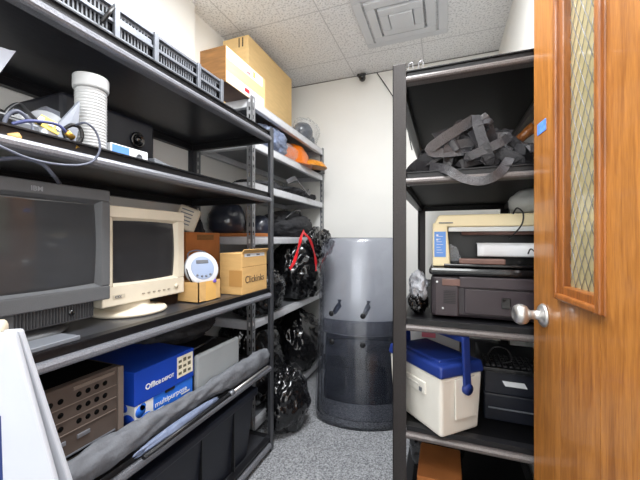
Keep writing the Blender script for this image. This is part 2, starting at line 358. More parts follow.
# ---------------------------------------------------------------- shelving
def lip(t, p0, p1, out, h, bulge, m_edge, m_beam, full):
    # a pressed beam: upper channel coloured dark as shade, rolled edge light as reflection
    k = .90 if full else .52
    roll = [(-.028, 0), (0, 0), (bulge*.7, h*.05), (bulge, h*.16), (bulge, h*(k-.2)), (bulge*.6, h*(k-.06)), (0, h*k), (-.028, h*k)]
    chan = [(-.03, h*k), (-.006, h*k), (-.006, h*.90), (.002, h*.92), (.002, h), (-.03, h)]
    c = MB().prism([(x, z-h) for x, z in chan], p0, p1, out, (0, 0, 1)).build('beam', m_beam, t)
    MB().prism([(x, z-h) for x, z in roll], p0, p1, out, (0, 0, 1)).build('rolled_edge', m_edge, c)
def slotted(b, o, u, w, L, nrm, th=.003, pitch=.05, slot=.026):
    # perforated strip from o upward: width w along u, thickness along nrm
    o = Vector(o); u = Vector(u); n = Vector(nrm)
    def slab(a0, a1, z0, z1):
        q = [o+u*a0, o+u*a1, o+u*a1+n*th, o+u*a0+n*th]; b.hexa([v+Vector((0, 0, z0)) for v in q]+[v+Vector((0, 0, z1)) for v in q])
    slab(0, w*.33, 0, L); slab(w*.67, w, 0, L)
    z = 0
    while z < L-.001:
        slab(w*.33, w*.67, z, min(L, z+pitch-slot)); z += pitch
def rack(name, label, x0, x1, y0, y1, levels, top, pm, lm, dm, pw, slots=False, lh=.055, bm_=None):
    t = thing(name, label, 'shelving', ((x0+x1)/2, (y0+y1)/2, 0))
    for (x, sx) in ((x0, 1), (x1, -1)):
        for (y, sy) in ((y0, 1), (y1, -1)):
            b = MB()
            if slots:
                slotted(b, (x, y, 0), (sx, 0, 0), pw, top, (0, sy, 0)); slotted(b, (x, y, 0), (0, sy, 0), pw, top, (sx, 0, 0))
            else:
                b.box((min(x, x+sx*pw), min(y, y+sy*.004), 0), (max(x, x+sx*pw), max(y, y+sy*.004), top), .001)
                b.box((min(x, x+sx*.004), min(y, y+sy*pw), 0), (max(x, x+sx*.004), max(y, y+sy*pw), top), .001)
            b.build('post', pm, t)
    e = .005
    for z in levels:
        g = pw if not slots else e
        for (p0, p1, out, q) in (((x1-e, y0+g, z), (x1-e, y1-g, z), (1, 0, 0), 1), ((x0+e, y0+g, z), (x0+e, y1-g, z), (-1, 0, 0), 0), ((x0+g, y0+e, z), (x1-g, y0+e, z), (0, -1, 0), 2), ((x0+g, y1-e, z), (x1-g, y1-e, z), (0, 1, 0), 0)):
            vis = q == 1 or (q == 2 and lm is brownroll)  # lighter highlight colour only on the edges in view
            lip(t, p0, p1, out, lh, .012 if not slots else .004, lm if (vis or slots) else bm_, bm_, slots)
        MB().box((x0+.012, y0+.012, z-.012), (x1-.012, y1-.012, z-.0015)).build('shelf', dm, t)
    return t
rack('steel_shelving_unit', 'dark hammered steel shelving unit on the left holding old monitors and boxes', -1.50, -.915, .30, 1.658, (1.805, 1.46, .925, .515, .08), 1.83, mat('charcoal_post', (70, 71, 75), .4, .2, var=.12, scale=200), steel, deck, .036, bm_=beamshade)
rack('steel_shelving_unit', 'light grey slotted steel shelving unit in the far left corner stuffed with black bags', -1.50, -1.08, 1.69, 2.935, (2.046, 1.802, 1.545, 1.215, .70, .08), 2.062, galvd, litlip, mat('grey_deck', (120, 122, 126), .35, .3, var=.05), .036, True, .05, bm_=litlip)
rack('steel_shelving_unit', 'dark brown steel shelving unit on the right with straps, printers and a cooler', -.178, .388, 1.21, 2.44, (1.805, 1.44, .915, .53, .08), 1.832, brownst, brownroll, underblk, .048, False, .045, bm_=beamshade)

# ---------------------------------------------------------------- door
P0 = Vector((.253, 1.167, 0)); P1 = Vector((.362, .274, 0)); DD = (P1-P0); DW = DD.length; du = DD.normalized(); dn = Vector((-du.y, du.x, 0))
if dn.x > 0: dn = -dn
dt = thing('door_1', 'open varnished oak door with a narrow wired glass pane and round knob', 'door', P0); dt['kind'] = 'structure'
DM = frameM(P0, du, (0, 0, 1))            # x along the door, y up, z = away from the aisle (du x up)
sgn = 1 if DM.col[2].to_3d().dot(dn) > 0 else -1
def dbox(b, x0, x1, z0, z1, n0, n1, bev=0):  # n measured out of the visible face
    lo, hi = sorted((n0*sgn, n1*sgn)); return b.box((x0, z0, lo), (x1, z1, hi), bev, DM)
wx0, wx1, wz0, wz1 = .155, .365, 1.045, 1.92; fr = .038
b = MB(); dbox(b, 0, wx0+.02, .01, 2.08, -.044, 0, .002); dbox(b, wx1-.02, DW, .01, 2.08, -.044, 0, .002); dbox(b, wx0+.02, wx1-.02, .01, wz0+.015, -.044, 0); dbox(b, wx0+.02, wx1-.02, wz1-.015, 2.08, -.044, 0)
slab = b.build('panel', oak, dt)
b = MB()
for (a0, a1, z0, z1) in ((wx0, wx0+fr, wz0, wz1), (wx1-fr, wx1, wz0, wz1), (wx0+fr, wx1-fr, wz0, wz0+fr), (wx0+fr, wx1-fr, wz1-fr, wz1)):
    dbox(b, a0, a1, z0, z1, -.03, .004, .003)
for (a0, a1, z0, z1) in ((wx0+.002, wx0+.018, wz0+.002, wz1-.002), (wx1-.018, wx1-.002, wz0+.002, wz1-.002), (wx0+.018, wx1-.018, wz0+.002, wz0+.018), (wx0+.018, wx1-.018, wz1-.018, wz1-.002)):
    dbox(b, a0, a1, z0, z1, 0, .013, .004)
b.build('glazing_frame', oakdark, dt)
glassm = mat('wired_glass_reflection', (184, 170, 128), .08, trans=.25, coat=.8, var=.05, scale=4)  # beige base stands in for the bright room reflected in the pane
b = MB(); dbox(b, wx0+.03, wx1-.03, wz0+.03, wz1-.03, -.02, -.014); pane = b.build('glass_pane', glassm, dt)
b = MB()
gx0, gx1, gz0, gz1 = wx0+fr, wx1-fr, wz0+fr, wz1-fr
def dpt(x, z, n): return DM @ Vector((x, z, n*sgn))
sl = 2.0; k = gz0-(gx1-gx0)*sl
while k < gz1:
    for dirn in (1, -1):
        pts = []
        for x in (gx0, gx1):
            z = k+(x-gx0)*sl if dirn == 1 else k+(gx1-x)*sl
            pts.append((x, z))
        (xa, za), (xb, zb) = pts
        def clip(xa, za, xb, zb):
            out = []
            for (x, z, x2, z2) in ((xa, za, xb, zb), (xb, zb, xa, za)):
                if z < gz0: x, z = x+(x2-x)*(gz0-z)/(z2-z), gz0
                if z > gz1: x, z = x+(x2-x)*(gz1-z)/(z2-z), gz1
                out.append((x, z))
            return out
        if max(za, zb) > gz0 and min(za, zb) < gz1:
            (xa, za), (xb, zb) = clip(xa, za, xb, zb); b.tube([dpt(xa, za, -.0125), dpt(xb, zb, -.0125)], .0006, 5)
    k += .055
b.build('wire_mesh', silver, pane)
kz = 1.2-77/328*.92
kM = frameM(dpt(.075, kz, 0), du, (0, 0, 1)) @ (Matrix() if sgn > 0 else Matrix.Rotation(PI, 4, 'X'))
kn = MB().lathe([(0, 0), (.033, 0), (.033, .004), (.027, .010), (.014, .014), (.012, .034), (.016, .040), (.025, .046), (.029, .056), (.029, .064), (.024, .074), (.013, .080), (.012, .078), (0, .078)], kM, 36).build('knob', chrome, dt)
kn['label'] = 'brushed metal round knob'
b = MB(); dbox(b, .030, .088, 1.505, 1.538, 0, .0012); 
st = b.build('sticker', stick_blue, dt); st['label'] = 'small blue printed sticker'
b = MB()
for z in (.25, 1.05, 1.85): b.tube([dpt(DW+.004, z-.05, .0), dpt(DW+.004, z+.05, .0)], .007)
b.build('hinge', chrome, dt)

# ---------------------------------------------------------------- CRT monitors
def crt(name, label, origin, rotz, w, h, z0, fb, hm, sm, brand, side, topb, botb, bodyd):
    t = thing(name, label, 'monitor', origin, rotz); x0, x1 = -w/2, w/2; z1 = z0+h
    ix0, ix1, iz0, iz1 = x0+side, x1-side, z0+botb, z1-topb
    def L(b, nm, m, p=None): return b.build(nm, m, p or t, world=False)
    b = MB()
    for (a0, a1, c0, c1) in ((x0, x1, z0, iz0), (x0, x1, iz1, z1), (x0, ix0, iz0, iz1), (ix1, x1, iz0, iz1)): b.box((a0, 0, c0), (a1, .05, c1), .004)
    g = .012
    b.prism([(0, 0), (g, .02), (0, .02)], (ix0, 0, iz0), (ix0, 0, iz1), (1, 0, 0), (0, 1, 0)); b.prism([(0, 0), (-g, .02), (0, .02)], (ix1, 0, iz0), (ix1, 0, iz1), (1, 0, 0), (0, 1, 0))
    b.prism([(0, 0), (g, .02), (0, .02)], (ix0, 0, iz0), (ix1, 0, iz0), (0, 0, 1), (0, 1, 0)); b.prism([(0, 0), (-g, .02), (0, .02)], (ix0, 0, iz1), (ix1, 0, iz1), (0, 0, 1), (0, 1, 0))
    bez = L(b, 'bezel', fb)
    def scr(u, v):
        x = ix0+(ix1-ix0)*u; z = iz0+(iz1-iz0)*v; k = (2*u-1)**2*.6+(2*v-1)**2*.5; return (x, .010+.012*k, z)
    b = MB().sheet(scr, 20, 16, .006); L(b, 'screen', sm)
    b = MB(); d0, d1 = .045, bodyd; sA, sB = .985, .62
    def ring(y, s): return [Vector((x*s, y, (z0+z1)/2+(z-(z0+z1)/2)*s)) for x, z in ((x0, z0), (x1, z0), (x1, z1), (x0, z1))]
    for (ya, sa, yb, sb) in ((d0, sA, .12, .96), (.12, .96, d1, sB)):
        A, B = ring(ya, sa), ring(yb, sb); b.hexa([A[0], A[1], B[1], B[0], A[3], A[2], B[2], B[3]], .006)
    L(b, 'housing', hm)
    return t, bez, L
IR = math.atan2(.965, -.264)
t, bez, L = crt('crt_monitor', 'charcoal grey tube monitor at the left end of the monitor shelf', (-1.018, .555, .925), PI/2-.02, .395, .35, .081, ibmg, ibmg, screen, 'IBM', .030, .036, .044, .22)
b = MB()
b.box((-.16, .012, .03), (.15, .17, .083), .006); L(b, 'lower_panel', ibmg)
b = MB()
for k in range(26): b.box((-.05+k*.0078, .009, .036), (-.05+k*.0078+.004, .013, .08))
L(b, 'speaker_grille', mat('dark_grille', (38, 38, 40), .6, var=.1))
L(MB().lathe([(0, 0), (.008, 0), (.008, .004), (0, .004)], Matrix.Translation((.085, .010, .058)) @ Matrix.Rotation(PI/2, 4, 'X')), 'power_button', blackg)
L(MB().lathe([(0, 0), (.003, 0), (.003, .003), (0, .003)], Matrix.Translation((-.085, .012, .062)) @ Matrix.Rotation(PI/2, 4, 'X')), 'indicator_light', white)
L(MB().lathe([(0, 0), (.13, 0), (.135, .006), (.12, .014), (.06, .02), (.06, .034), (0, .034)], Matrix.Translation((0, .14, 0))), 'stand', ibmg)
Mi = WM[t.name]
text('IBM', .018, mat('logo_grey', (132, 134, 138), .5), t, 'logo_text', Mi @ frameM((-.020, -.0006, .081+.35-.027), (1, 0, 0), (0, 0, 1)), bold=True)

t, bez, L = crt('crt_monitor', 'cream tube monitor on a round swivel base beside the charcoal monitor', (-1.05, .932, .925), PI/2, .362, .343, .046, beige, beige, screen2, 'b', .036, .040, .066, .30)
L(MB().lathe([(0, 0), (.125, 0), (.13, .006), (.125, .014), (.09, .02), (.07, .026), (.065, .05), (0, .05)], Matrix.Translation((-.02, .075, 0)), 40), 'swivel_base', beige)
for k in range(6): L(MB().box((-.03+k*.024, -.003, .070), (-.019+k*.024, .002, .075), .001), 'button', mat('taupe_button', (150, 140, 124), .5), bez)
L(MB().lathe([(0, 0), (.009, 0), (.009, .005), (0, .005)], Matrix.Translation((.135, .001, .080)) @ Matrix.Rotation(PI/2, 4, 'X')), 'power_button', beige, bez)
L(MB().box((-.145, -.0015, .070), (-.10, .001, .084)), 'badge', mat('badge_beige', (190, 180, 160), .4), bez)
Mi = WM[t.name]
text('CTX', .012, greymid, t, 'logo_text', Mi @ frameM((-.138, -.0022, .0725), (1, 0, 0), (0, 0, 1)), bold=True)
tag(MB().box((-1.14, .46, .925), (-.96, .72, .949), .006).build('flat_device', greymid), 'flat grey plastic slab lying on the shelf under the charcoal monitor stand', 'device') if False else None
p = MB().hexa([(-.914, .40, .9255), (-.930, .605, .9255), (-1.0, .598, .9255), (-1.0, .40, .9255), (-.914, .40, .938), (-.930, .605, .938), (-1.0, .598, .938), (-1.0, .40, .938)], .003)
tag(p.build('flat_device', greymid), 'flat grey plastic slab on the shelf edge below the charcoal monitor', 'device')

# ---------------------------------------------------------------- boxes on the monitor shelf
def carton(name, label, lo, hi, m, cat='box', group=None):
    t = thing(name, label, cat, ((lo[0]+hi[0])/2, (lo[1]+hi[1])/2, lo[2]), 0, group)
    MB().box(lo, hi, .003).build('carton_body', m, t); return t
z = .925
t = carton('cardboard_box', 'tan cardboard box with lettering and white label at the right end of the monitor shelf', (-1.058, 1.36, z), (-.925, 1.597, z+.205), card)
b = MB(); b.hexa([(-.926, 1.362, z+.203), (-.926, 1.596, z+.203), (-.932, 1.596, z+.204), (-.932, 1.362, z+.204), (-.912, 1.362, z+.222), (-.912, 1.596, z+.222), (-.918, 1.596, z+.224), (-.918, 1.362, z+.224)]); b.build('flap', card, t)
MB().box((-.9255, 1.38, z+.185), (-.9243, 1.57, z+.202)).build('label', white, t)
for k in (0, 1): MB().box((-.9245, 1.40+k*.09, z+.190), (-.9238, 1.43+k*.09, z+.198)).build('label_print', greymid, t)
MB().box((-.9255, 1.361, z+.135), (-.9246, 1.596, z+.1365)).build('seam', cardb, t)
MB().box((-1.0, 1.3592, z+.04), (-.926, 1.3602, z+.12)).build('tape', mat('brown_tape', (184, 138, 80), .4), t)
text('Clickinks', .050, mat('faded_ink', (74, 62, 50), .6), t, 'printed_text', frameM((-.9243, 1.385, z+.055), (0, 1, 0), (0, 0, 1)))
t = thing('cardboard_box', 'small open tan box holding a portable disc player', 'box', (-1.04, 1.19, z))
x0, x1, y0, y1 = -1.10, -.983, 1.124, 1.272; hh = .088; th = .004
MB().box((x0, y0, z), (x1, y1, z+.004)).box((x0, y0, z), (x0+th, y1, z+hh)).box((x1-th, y0, z), (x1, y1, z+hh)).box((x0, y0, z), (x1, y0+th, z+hh)).box((x0, y1-th, z), (x1, y1, z+hh)).build('carton_body', card, t)
MB().box((x1, y0+.045, z+.002), (x1+.0008, y1-.035, z+hh)).build('tape', tape, t)
# disc player standing in the box
pc = Vector((-1.025, 1.192, z+.142))
t = thing('disc_player', 'round silver and white portable disc player standing in the small open box', 'disc player', (pc.x, pc.y, z+.08))
PM = frameM(pc, Vector((.25, .968, 0)).normalized(), Vector((-.25, .06, .97)).normalized())
if True:
    x = Vector((.42, .907, 0)).normalized(); y = Vector((-.28, .10, .95)); y = (y-x*y.dot(x)).normalized(); PM = frameM(pc, x, y)
MB().lathe([(0, -.014), (.070, -.014), (.077, -.008), (.077, .006), (.071, .012), (0, .013)], PM, 40).build('casing', whitep, t)
MB().lathe([(0, .0150), (.050, .0140), (.054, .012), (.054, .010), (0, .010)], PM, 40).build('lid', mat('pearl_blue_plastic', (150, 164, 190), .3, var=.03), t)
MB().box((-.028, .02, .0136), (.028, .036, .0165), .002, PM).build('display', greymid, t)
for k in range(4): MB().lathe([(0, 0), (.005, 0), (.005, .003), (0, .003)], PM @ Matrix.Translation((-.03+k*.02, -.032-.006*((k-1.5)**2 < 1), .0135)), 12).build('button', greymid, t)
MB().box((-.04, -.07, -.012), (.058, -.052, .010), .004, PM).build('battery_cover', purple, t)
MB().tube(crom([pc+x*-.07+y*.02, pc+x*-.08+y*-.02+Vector((.02, 0, 0)), pc+x*-.07+y*-.05+Vector((.02, 0, 0)), pc+x*-.05+y*-.06]), .003).build('cord', cableb, t)
MB().tube(crom([pc+x*-.06+y*.04, pc+x*-.05+y*.075, pc+x*-.01+y*.085, pc+x*.03+y*.075]), .003).build('cord', cablem, t)
t = carton('cardboard_box', 'orange-brown carton behind the disc player box', (-1.38, 1.285, z), (-1.20, 1.545, z+.31), card3)
MB().box((-1.2, 1.36, z+.27), (-1.199, 1.49, z+.298)).build('printed_panel', cardb, t)
t = thing('desk_phone', 'cream plastic device leaning on top of the orange-brown carton', 'device', (-1.28, 1.31, z+.31))
M0 = Matrix.Translation((-1.28, 1.345, z+.322)) @ Matrix.Rotation(math.radians(42), 4, 'Z') @ Matrix.Rotation(math.radians(20), 4, 'Y')
MB().box((-.055, -.02, 0), (.055, .02, .125), .012, M0).build('casing', beige, t)
for k in range(5): MB().box((-.04, -.0215, .03+k*.018), (.02, -.0195, .036+k*.018), 0, M0).build('slot', greymid, t)
MB().tube(crom([M0 @ Vector((.0, .02, .1)), M0 @ Vector((.02, .06, .05)), M0 @ Vector((.03, .08, .0))]), .006).build('cord', cableb, t)

# ---------------------------------------------------------------- upper shelf clutter (left unit)
z = 1.46
t = thing('ribbed_hose', 'white ribbed plastic hose with a smooth cuff standing on the upper shelf', 'hose', (-1.0, .68, z))
prof = [(.034, 0), (.038, .001)]
for k in range(20):
    zz = .004+k*.0091; prof += [(.0385, zz), (.0412, zz+.003), (.0412, zz+.0055), (.0385, zz+.0085)]
prof += [(.036, .188), (.0, .188)]
MB().lathe(prof, Matrix.Translation((-1.0, .68, z)), 40).build('ribbed_tube', mat('hose_white', (186, 187, 187), .5, var=.02), t)
MB().lathe([(.040, .186), (.0455, .187), (.0465, .192), (.0465, .222), (.045, .225), (.042, .225), (.040, .217), (0, .212)], Matrix.Translation((-1.0, .68, z)), 40).build('cuff', mat('hose_white', (186, 187, 187), .5), t)
t = thing('speaker_box', 'black box speaker with a round port behind the white ribbed hose', 'speaker', (-1.28, .88, z))
MB().box((-1.42, .69, z), (-1.15, 1.05, z+.22), .014).build('cabinet', mat('navy_black_cabinet', (28, 29, 36), .35, var=.1), t)
pm = frameM((-1.15, .965, z+.135), (0, 1, 0), (0, 0, 1))
MB().lathe([(.016, .0), (.03, .0), (.032, .006), (.027, .010), (.022, .006), (.016, .002)], pm).build('port_ring', blackg, t)
MB().lathe([(0, 0), (.015, 0), (.015, .01), (.010, .016), (0, .017)], pm).build('knob', blackg, t)
t = carton('small_carton', 'flat white and blue carton lying in front of the black speaker box', (-1.10, .735, z), (-.99, .875, z+.048), white)
MB().box((-.990, .74, z+.018), (-.9892, .80, z+.044)).build('blue_print', lbl_blue, t)
MB().lathe([(0, 0), (.012, 0), (.012, .001), (.009, .001), (.009, .0005), (0, .0005)], frameM((-.99, .84, z+.022), (0, 1, 0), (0, 0, 1))).build('ring_print', greymid, t)
MB().box((-1.08, .75, z+.048), (-1.0, .84, z+.0485)).build('blue_print', lbl_blue, t)
tag(MB().hexa([(-1.13, .93, z), (-1.01, .93, z), (-1.01, 1.02, z), (-1.13, 1.02, z), (-1.13, .93, z+.05), (-1.02, .93, z+.045), (-1.02, 1.02, z+.03), (-1.13, 1.02, z+.05)], .004).build('grey_adapter', greymid), 'grey plastic power brick beside the flat white and blue carton', 'power adapter')
t = thing('black_cabinet', 'long low black equipment case at the back of the upper shelf', 'equipment', (-1.36, .5, z))
MB().box((-1.47, .32, z), (-1.27, .66, z+.14), .008).build('casing', black, t)
for k in range(4): MB().box((-1.27, .34, z+.03+k*.025), (-1.267, .64, z+.036+k*.025)).build('groove', greymid, t)
# leaning grey sheet at the extreme left
P = [at(-30, 92, X=-.985), at(0, 73, X=-.985), at(16, 51, X=-.985), at(10, 50, X=-.985), at(-30, 66, X=-.985)]
b = MB(); b.prism([(0, 0)], P[0], P[0], (1, 0, 0), (0, 0, 1)) if False else None
bb = bmesh.new(); A = [bb.verts.new(q) for q in [Vector((-.985, .335, z)), Vector((-.985, .40, z))]+[P[1], P[2], P[3]]+[Vector((-.985, .335, P[3].z-.02))]]
B_ = [bb.verts.new(v.co+Vector((-.012, 0, 0))) for v in A]; n = len(A); bb.faces.new(A); bb.faces.new(B_[::-1])
for i in range(n): bb.faces.new((A[i], B_[i], B_[(i+1) % n], A[(i+1) % n]))
bmesh.ops.recalc_face_normals(bb, faces=bb.faces[:]); b = MB(); b.merge(bb)
tag(b.build('folded_sheet', mat('grey_sheet', (160, 164, 174), .5, var=.03)), 'pale grey folded sheet standing up at the left end of the upper shelf', 'sheet')
def poly_plate(pts, thick, nrm):
    bb = bmesh.new(); A = [bb.verts.new(Vector(q)) for q in pts]; B_ = [bb.verts.new(v.co+Vector(nrm)*thick) for v in A]; n = len(A)
    bb.faces.new(A); bb.faces.new(B_[::-1])
    for i in range(n): bb.faces.new((A[i], B_[i], B_[(i+1) % n], A[(i+1) % n]))
    bmesh.ops.recalc_face_normals(bb, faces=bb.faces[:]); m = MB(); m.merge(bb); return m
greyplate = mat('slate_grey_plastic', (128, 132, 142), .4, var=.05)
tag(poly_plate([at(56, 127, X=-.965), at(80, 101, X=-.965), at(78, 132, X=-.955), at(74, 147, X=-.95), at(60, 147, X=-.95)], .012, (-1, 0, 0)).build('plastic_plate', greyplate), 'grey triangular plastic plate standing against the white ribbed hose', 'plate')
tag(poly_plate([at(32, 150, X=-1.06), at(33, 112, X=-1.10), at(46, 106, X=-1.12), at(60, 112, X=-1.10), at(60, 150, X=-1.06)], .02, (-1, 0, 0)).build('plastic_plate', greyplate), 'grey plastic plate behind the round disc with the yellow board', 'plate')
pc = at(47, 130, X=-.985)
t = thing('disc_assembly', 'round translucent disc with a yellow circuit board among the cables', 'electronics', (pc.x, pc.y, z))
x = Vector((.35, .93, 0)).normalized(); y = Vector((-.45, .0, .9)); y = (y-x*y.dot(x)).normalized(); PM = frameM((pc.x, pc.y, z+.045), x, y)
MB().lathe([(0, -.004), (.040, -.004), (.042, 0), (.040, .004), (.012, .004), (.012, .006), (0, .006)], PM, 40).build('disc', mat('frosted_disc', (176, 178, 182), .2, .4, var=.08), t)
MB().box((-.02, -.022, .005), (.034, .014, .008), .001, PM @ Matrix.Rotation(-.5, 4, 'Z')).build('circuit_board', ylw, t)
for sx in (-.018, .006, .022): MB().box((sx, -.01, .008), (sx+.01, .004, .012), 0, PM @ Matrix.Rotation(-.5, 4, 'Z')).build('connector', white, t)
# tangled cables, each a thing of its own
def cable(pts, r, m, label, name='cable', plug=None):
    q = [p if isinstance(p, Vector) else Vector(p) for p in pts]
    if plug:
        t = thing(name, label, 'cable', q[0]); MB().tube(crom(q, 10), r).build('cord', m, t); MB().tube([q[-1], q[-1]+(q[-1]-q[-2]).normalized()*.022], r*2.2).build('plug', plug, t)
    else: tag(MB().tube(crom(q, 10), r).build(name, m), label, 'cable')
X = -.955
cable([at(2, 137, X=-.95), at(6, 118, X=X), at(16, 111, X=X), at(26, 117, X=X), at(32, 128, X=X), at(34, 141, X=-.94)], .0045, cablem, 'thick grey cable looping up at the left end of the upper shelf')
cable([at(10, 140, X=-.95), at(4, 128, X=-.98), at(6, 112, X=-1.0), at(18, 104, X=-1.02), at(28, 112, X=-1.0), at(40, 124, X=-.97)], .0045, cableb, 'thin black cable looped behind the thick grey cable')
cable([at(12, 124, X=-.94), at(28, 121, X=-.93), at(45, 122, X=-.93), at(58, 125, X=-.93), at(66, 132, X=-.935)], .004, mat('blue_cable', (70, 76, 120), .4), 'dark blue cable stretched across the round disc', plug=brass)
cable([at(66, 138, X=-.94), at(64, 130, X=-.94), at(72, 125, X=-.93), at(80, 128, X=-.93), at(82, 138, X=-.93), at(76, 146, X=-.935)], .005, cableb, 'short black coiled cable with a brass plug beside the ribbed hose', plug=brass)
XC = -.893
cable([at(76, 125, X=-.925), at(86, 123, X=XC), at(96, 132, X=XC), at(100, 148, X=XC), at(94, 160, X=XC), at(80, 165, X=XC), at(55, 164, X=XC), at(28, 158, X=XC), at(2, 147, X=XC), at(-16, 138, X=-.91)], .003, cablem, 'long grey cable drooping in a loop over the front of the upper shelf')
cable([at(-12, 150, X=-.93), at(2, 139, X=-.93), at(8, 138, X=-.93)], .005, card3, 'stub of tan cord with a plug at the left edge of the upper shelf', plug=card)
cable([at(-5, 160, X=-.96), at(20, 158, X=-.96), at(42, 164, X=-.96), at(54, 176, X=-.97), at(60, 184, X=-1.05)], .005, cablem, 'grey cable arching over the top of the charcoal monitor')
for (px, py, X_, s) in ((14, 128, -.99, .022), (24, 136, -.97, .018), (5, 122, -1.0, .024), (30, 122, -1.02, .02)):
    c = at(px, py, X=X_); c.z = max(c.z, z+s*.75)
    tag(MB().box(c-Vector((s, s*1.4, s*.7)), c+Vector((s, s*1.4, s*.7)), .006, None).build('adapter_block', random.choice((greymid, black, whitep))), {14: 'small power adapter under the thick grey cable loop', 24: 'small adapter block in front of the round disc', 5: 'adapter block at the far left of the cable tangle', 30: 'adapter block behind the round disc edge'}[px], 'power adapter')

# ---------------------------------------------------------------- on top of the left unit
z = 1.805
t = thing('rack_rail_chassis', 'silver slotted rail chassis lying along the top of the left shelving', 'equipment', (-1.1, .9, z))
y0, y1 = .50, 1.225; xf = -.93
MB().box((-1.3, y0, z+.004), (xf-.012, y1, z+.098)).build('body', blackg, t)
for k, zz in enumerate((.002, .046, .092)): MB().box((xf-.014, y0, z+zz), (xf, y1, z+zz+.010), .001).build('rail', silver, t)
for yy in (y0, .70, .845, 1.055, 1.20): MB().box((xf-.006, yy, z), (xf+.006, yy+.018, z+.104), .002).build('bracket', silver, t)
b = MB()
for k in range(58):
    yy = y0+.03+k*.0118
    if any(q-.012 < yy < q+.03 for q in (y0, .70, .845, 1.055, 1.20)): continue
    for zz in (.020, .058): b.box((xf-.0125, yy, z+zz-.002), (xf-.009, yy+.004, z+zz+.032))
b.box((xf-.0135, y0+.02, z+.012), (xf-.0105, 1.21, z+.020)).box((xf-.0135, y0+.02, z+.082), (xf-.0105, 1.21, z+.090)).box((xf-.0135, y0+.02, z+.05), (xf-.0075, 1.21, z+.058)); b.build('perforated_strip', greymid, t)
MB().box((xf-.010, .72, z+.052), (xf-.003, .84, z+.072), .001).build('slide', silver, t)
MB().tube(crom([(xf+.004, .66, z+.02), (xf+.02, .67, z+.05), (xf+.012, .69, z+.08)]), .006).build('latch', black, t)
# cartons on top of the far unit
z = 2.046
t = carton('long_carton', 'long white printed carton with brown end overhanging the top of the shelving', (-1.27, 1.465, z), (-1.098, 1.875, z+.195), card2)
MB().box((-1.27, 1.4635, z), (-1.099, 1.4652, z+.195)).build('brown_end', cardb, t)
MB().box((-1.269, 1.466, z-.0005), (-1.099, 1.874, z+.0005)).build('base_print', mat('mottled_brown', (70, 50, 44), .5, rgb2=(110, 84, 70), scale=9), t)
MB().box((-1.0982, 1.47, z+.13), (-1.0972, 1.84, z+.19)).build('label', white, t)
MB().box((-1.0974, 1.50, z+.15), (-1.0966, 1.55, z+.185)).build('label_print', mat('lilac_print', (190, 186, 206), .5, rgb2=(225, 225, 232), scale=60), t)
MB().box((-1.0974, 1.66, z+.142), (-1.0966, 1.70, z+.150)).build('label_print', red, t)
MB().box((-1.0974, 1.73, z+.145), (-1.0966, 1.755, z+.180)).build('label_print', tape, t)
MB().box((-1.0982, 1.468, z+.004), (-1.0972, 1.86, z+.06)).build('label', white, t)
MB().box((-1.0974, 1.64, z+.022), (-1.0966, 1.69, z+.045)).build('label_print', red, t)
t = carton('cardboard_box', 'tall plain tan cardboard box standing near the ceiling on the far shelving', (-1.50, 1.965, z), (-1.285, 2.66, z+.585), card2)
for k in (0, 1): MB().box((-1.335-k*.03, 1.9635, z+.51), (-1.327-k*.03, 1.965, z+.575)).build('arrow_mark', black, t)
MB().box((-1.34, 1.9635, z+.25), (-1.31, 1.9652, z+.29)).build('hand_hole', cardb, t)
c = Vector((-1.15, 2.60, z+.075))
t = thing('bagged_helmet', 'dark round helmet wrapped in clear plastic on top of the far shelving', 'helmet', (c.x, c.y, z))
MB().blob(c, (.085, .10, .085), 3, .06, floor=z).build('shell', helmetm, t)
MB().blob((c.x+.02, c.y+.14, z+.04), (.035, .04, .042), 8, .1, sub=4, floor=z).build('strap_pad', greymid, t)
MB().blob((c.x+.01, c.y+.05, z+.085), (.115, .18, .125), 5, .22, 2.5, floor=z).build('plastic_wrap', clearp, t)

# ---------------------------------------------------------------- lower shelf of the left unit
z = .515
t = thing('network_chassis', 'taupe rack network chassis with rows of round ports on the lower shelf', 'network equipment', (-1.1, .53, z))
MB().box((-1.35, .318, z), (-.955, .745, z+.288), .004).build('casing', brownchas, t)
MB().box((-.955, .73, z+.002), (-.949, .748, z+.286), .001).build('flange', brownchas2, t)
prt = mat('port_black', (5, 5, 5), .8, spec=.1)
for r_ in range(3):
    MB().box((-.955, .325, z+.158+r_*.037), (-.952, .726, z+.160+r_*.037)).build('module_edge', brownchas2, t)
    for g in range(3):
        for k in range(4):
            y = .372+g*.122+k*.025; zz = z+.178+r_*.037
            MB().lathe([(0, 0), (.0075, 0), (.0075, .0008), (0, .0008)], frameM((-.9552, y, zz), (0, 1, 0), (0, 0, 1)), 12).build('port', prt, t)
for k, y in enumerate((.545, .61)): 
    MB().box((-.956, y, z+.130), (-.951, y+.036, z+.142), .002).build('serial_port', silver, t)
for k in range(3):
    MB().box((-.956, .325, z+.028+k*.034), (-.951, .722, z+.031+k*.034)).build('slot_cover_edge', silver, t)
    MB().box((-.956, .325, z+.02+k*.034), (-.953, .722, z+.0255+k*.034)).build('slot', prt, t)
MB().box((-.955, .60, z+.268), (-.9515, .72, z+.278), .001).build('nameplate', brownchas2, t)
MB().box((-1.34, .33, z+.288), (-.98, .735, z+.2885)).build('lid', prt, t)
t = thing('paper_carton', 'blue and white lidded copy paper carton on the lower shelf', 'box', (-1.17, .93, z))
xf = -.962; y0, y1 = .797, 1.072
MB().box((-1.39, y0+.004, z), (xf-.004, y1-.004, z+.15)).build('carton_body', bluel, t)
MB().box((-1.394, y0, z+.125), (xf, y1, z+.24), .003).build('lid', blued, t)
MB().box((xf-.0045, y0+.004, z), (xf-.0032, y0+.078, z+.125)).box((-1.30, y0+.0028, z), (xf-.0035, y0+.0045, z+.125)).build('white_panel', white, t)
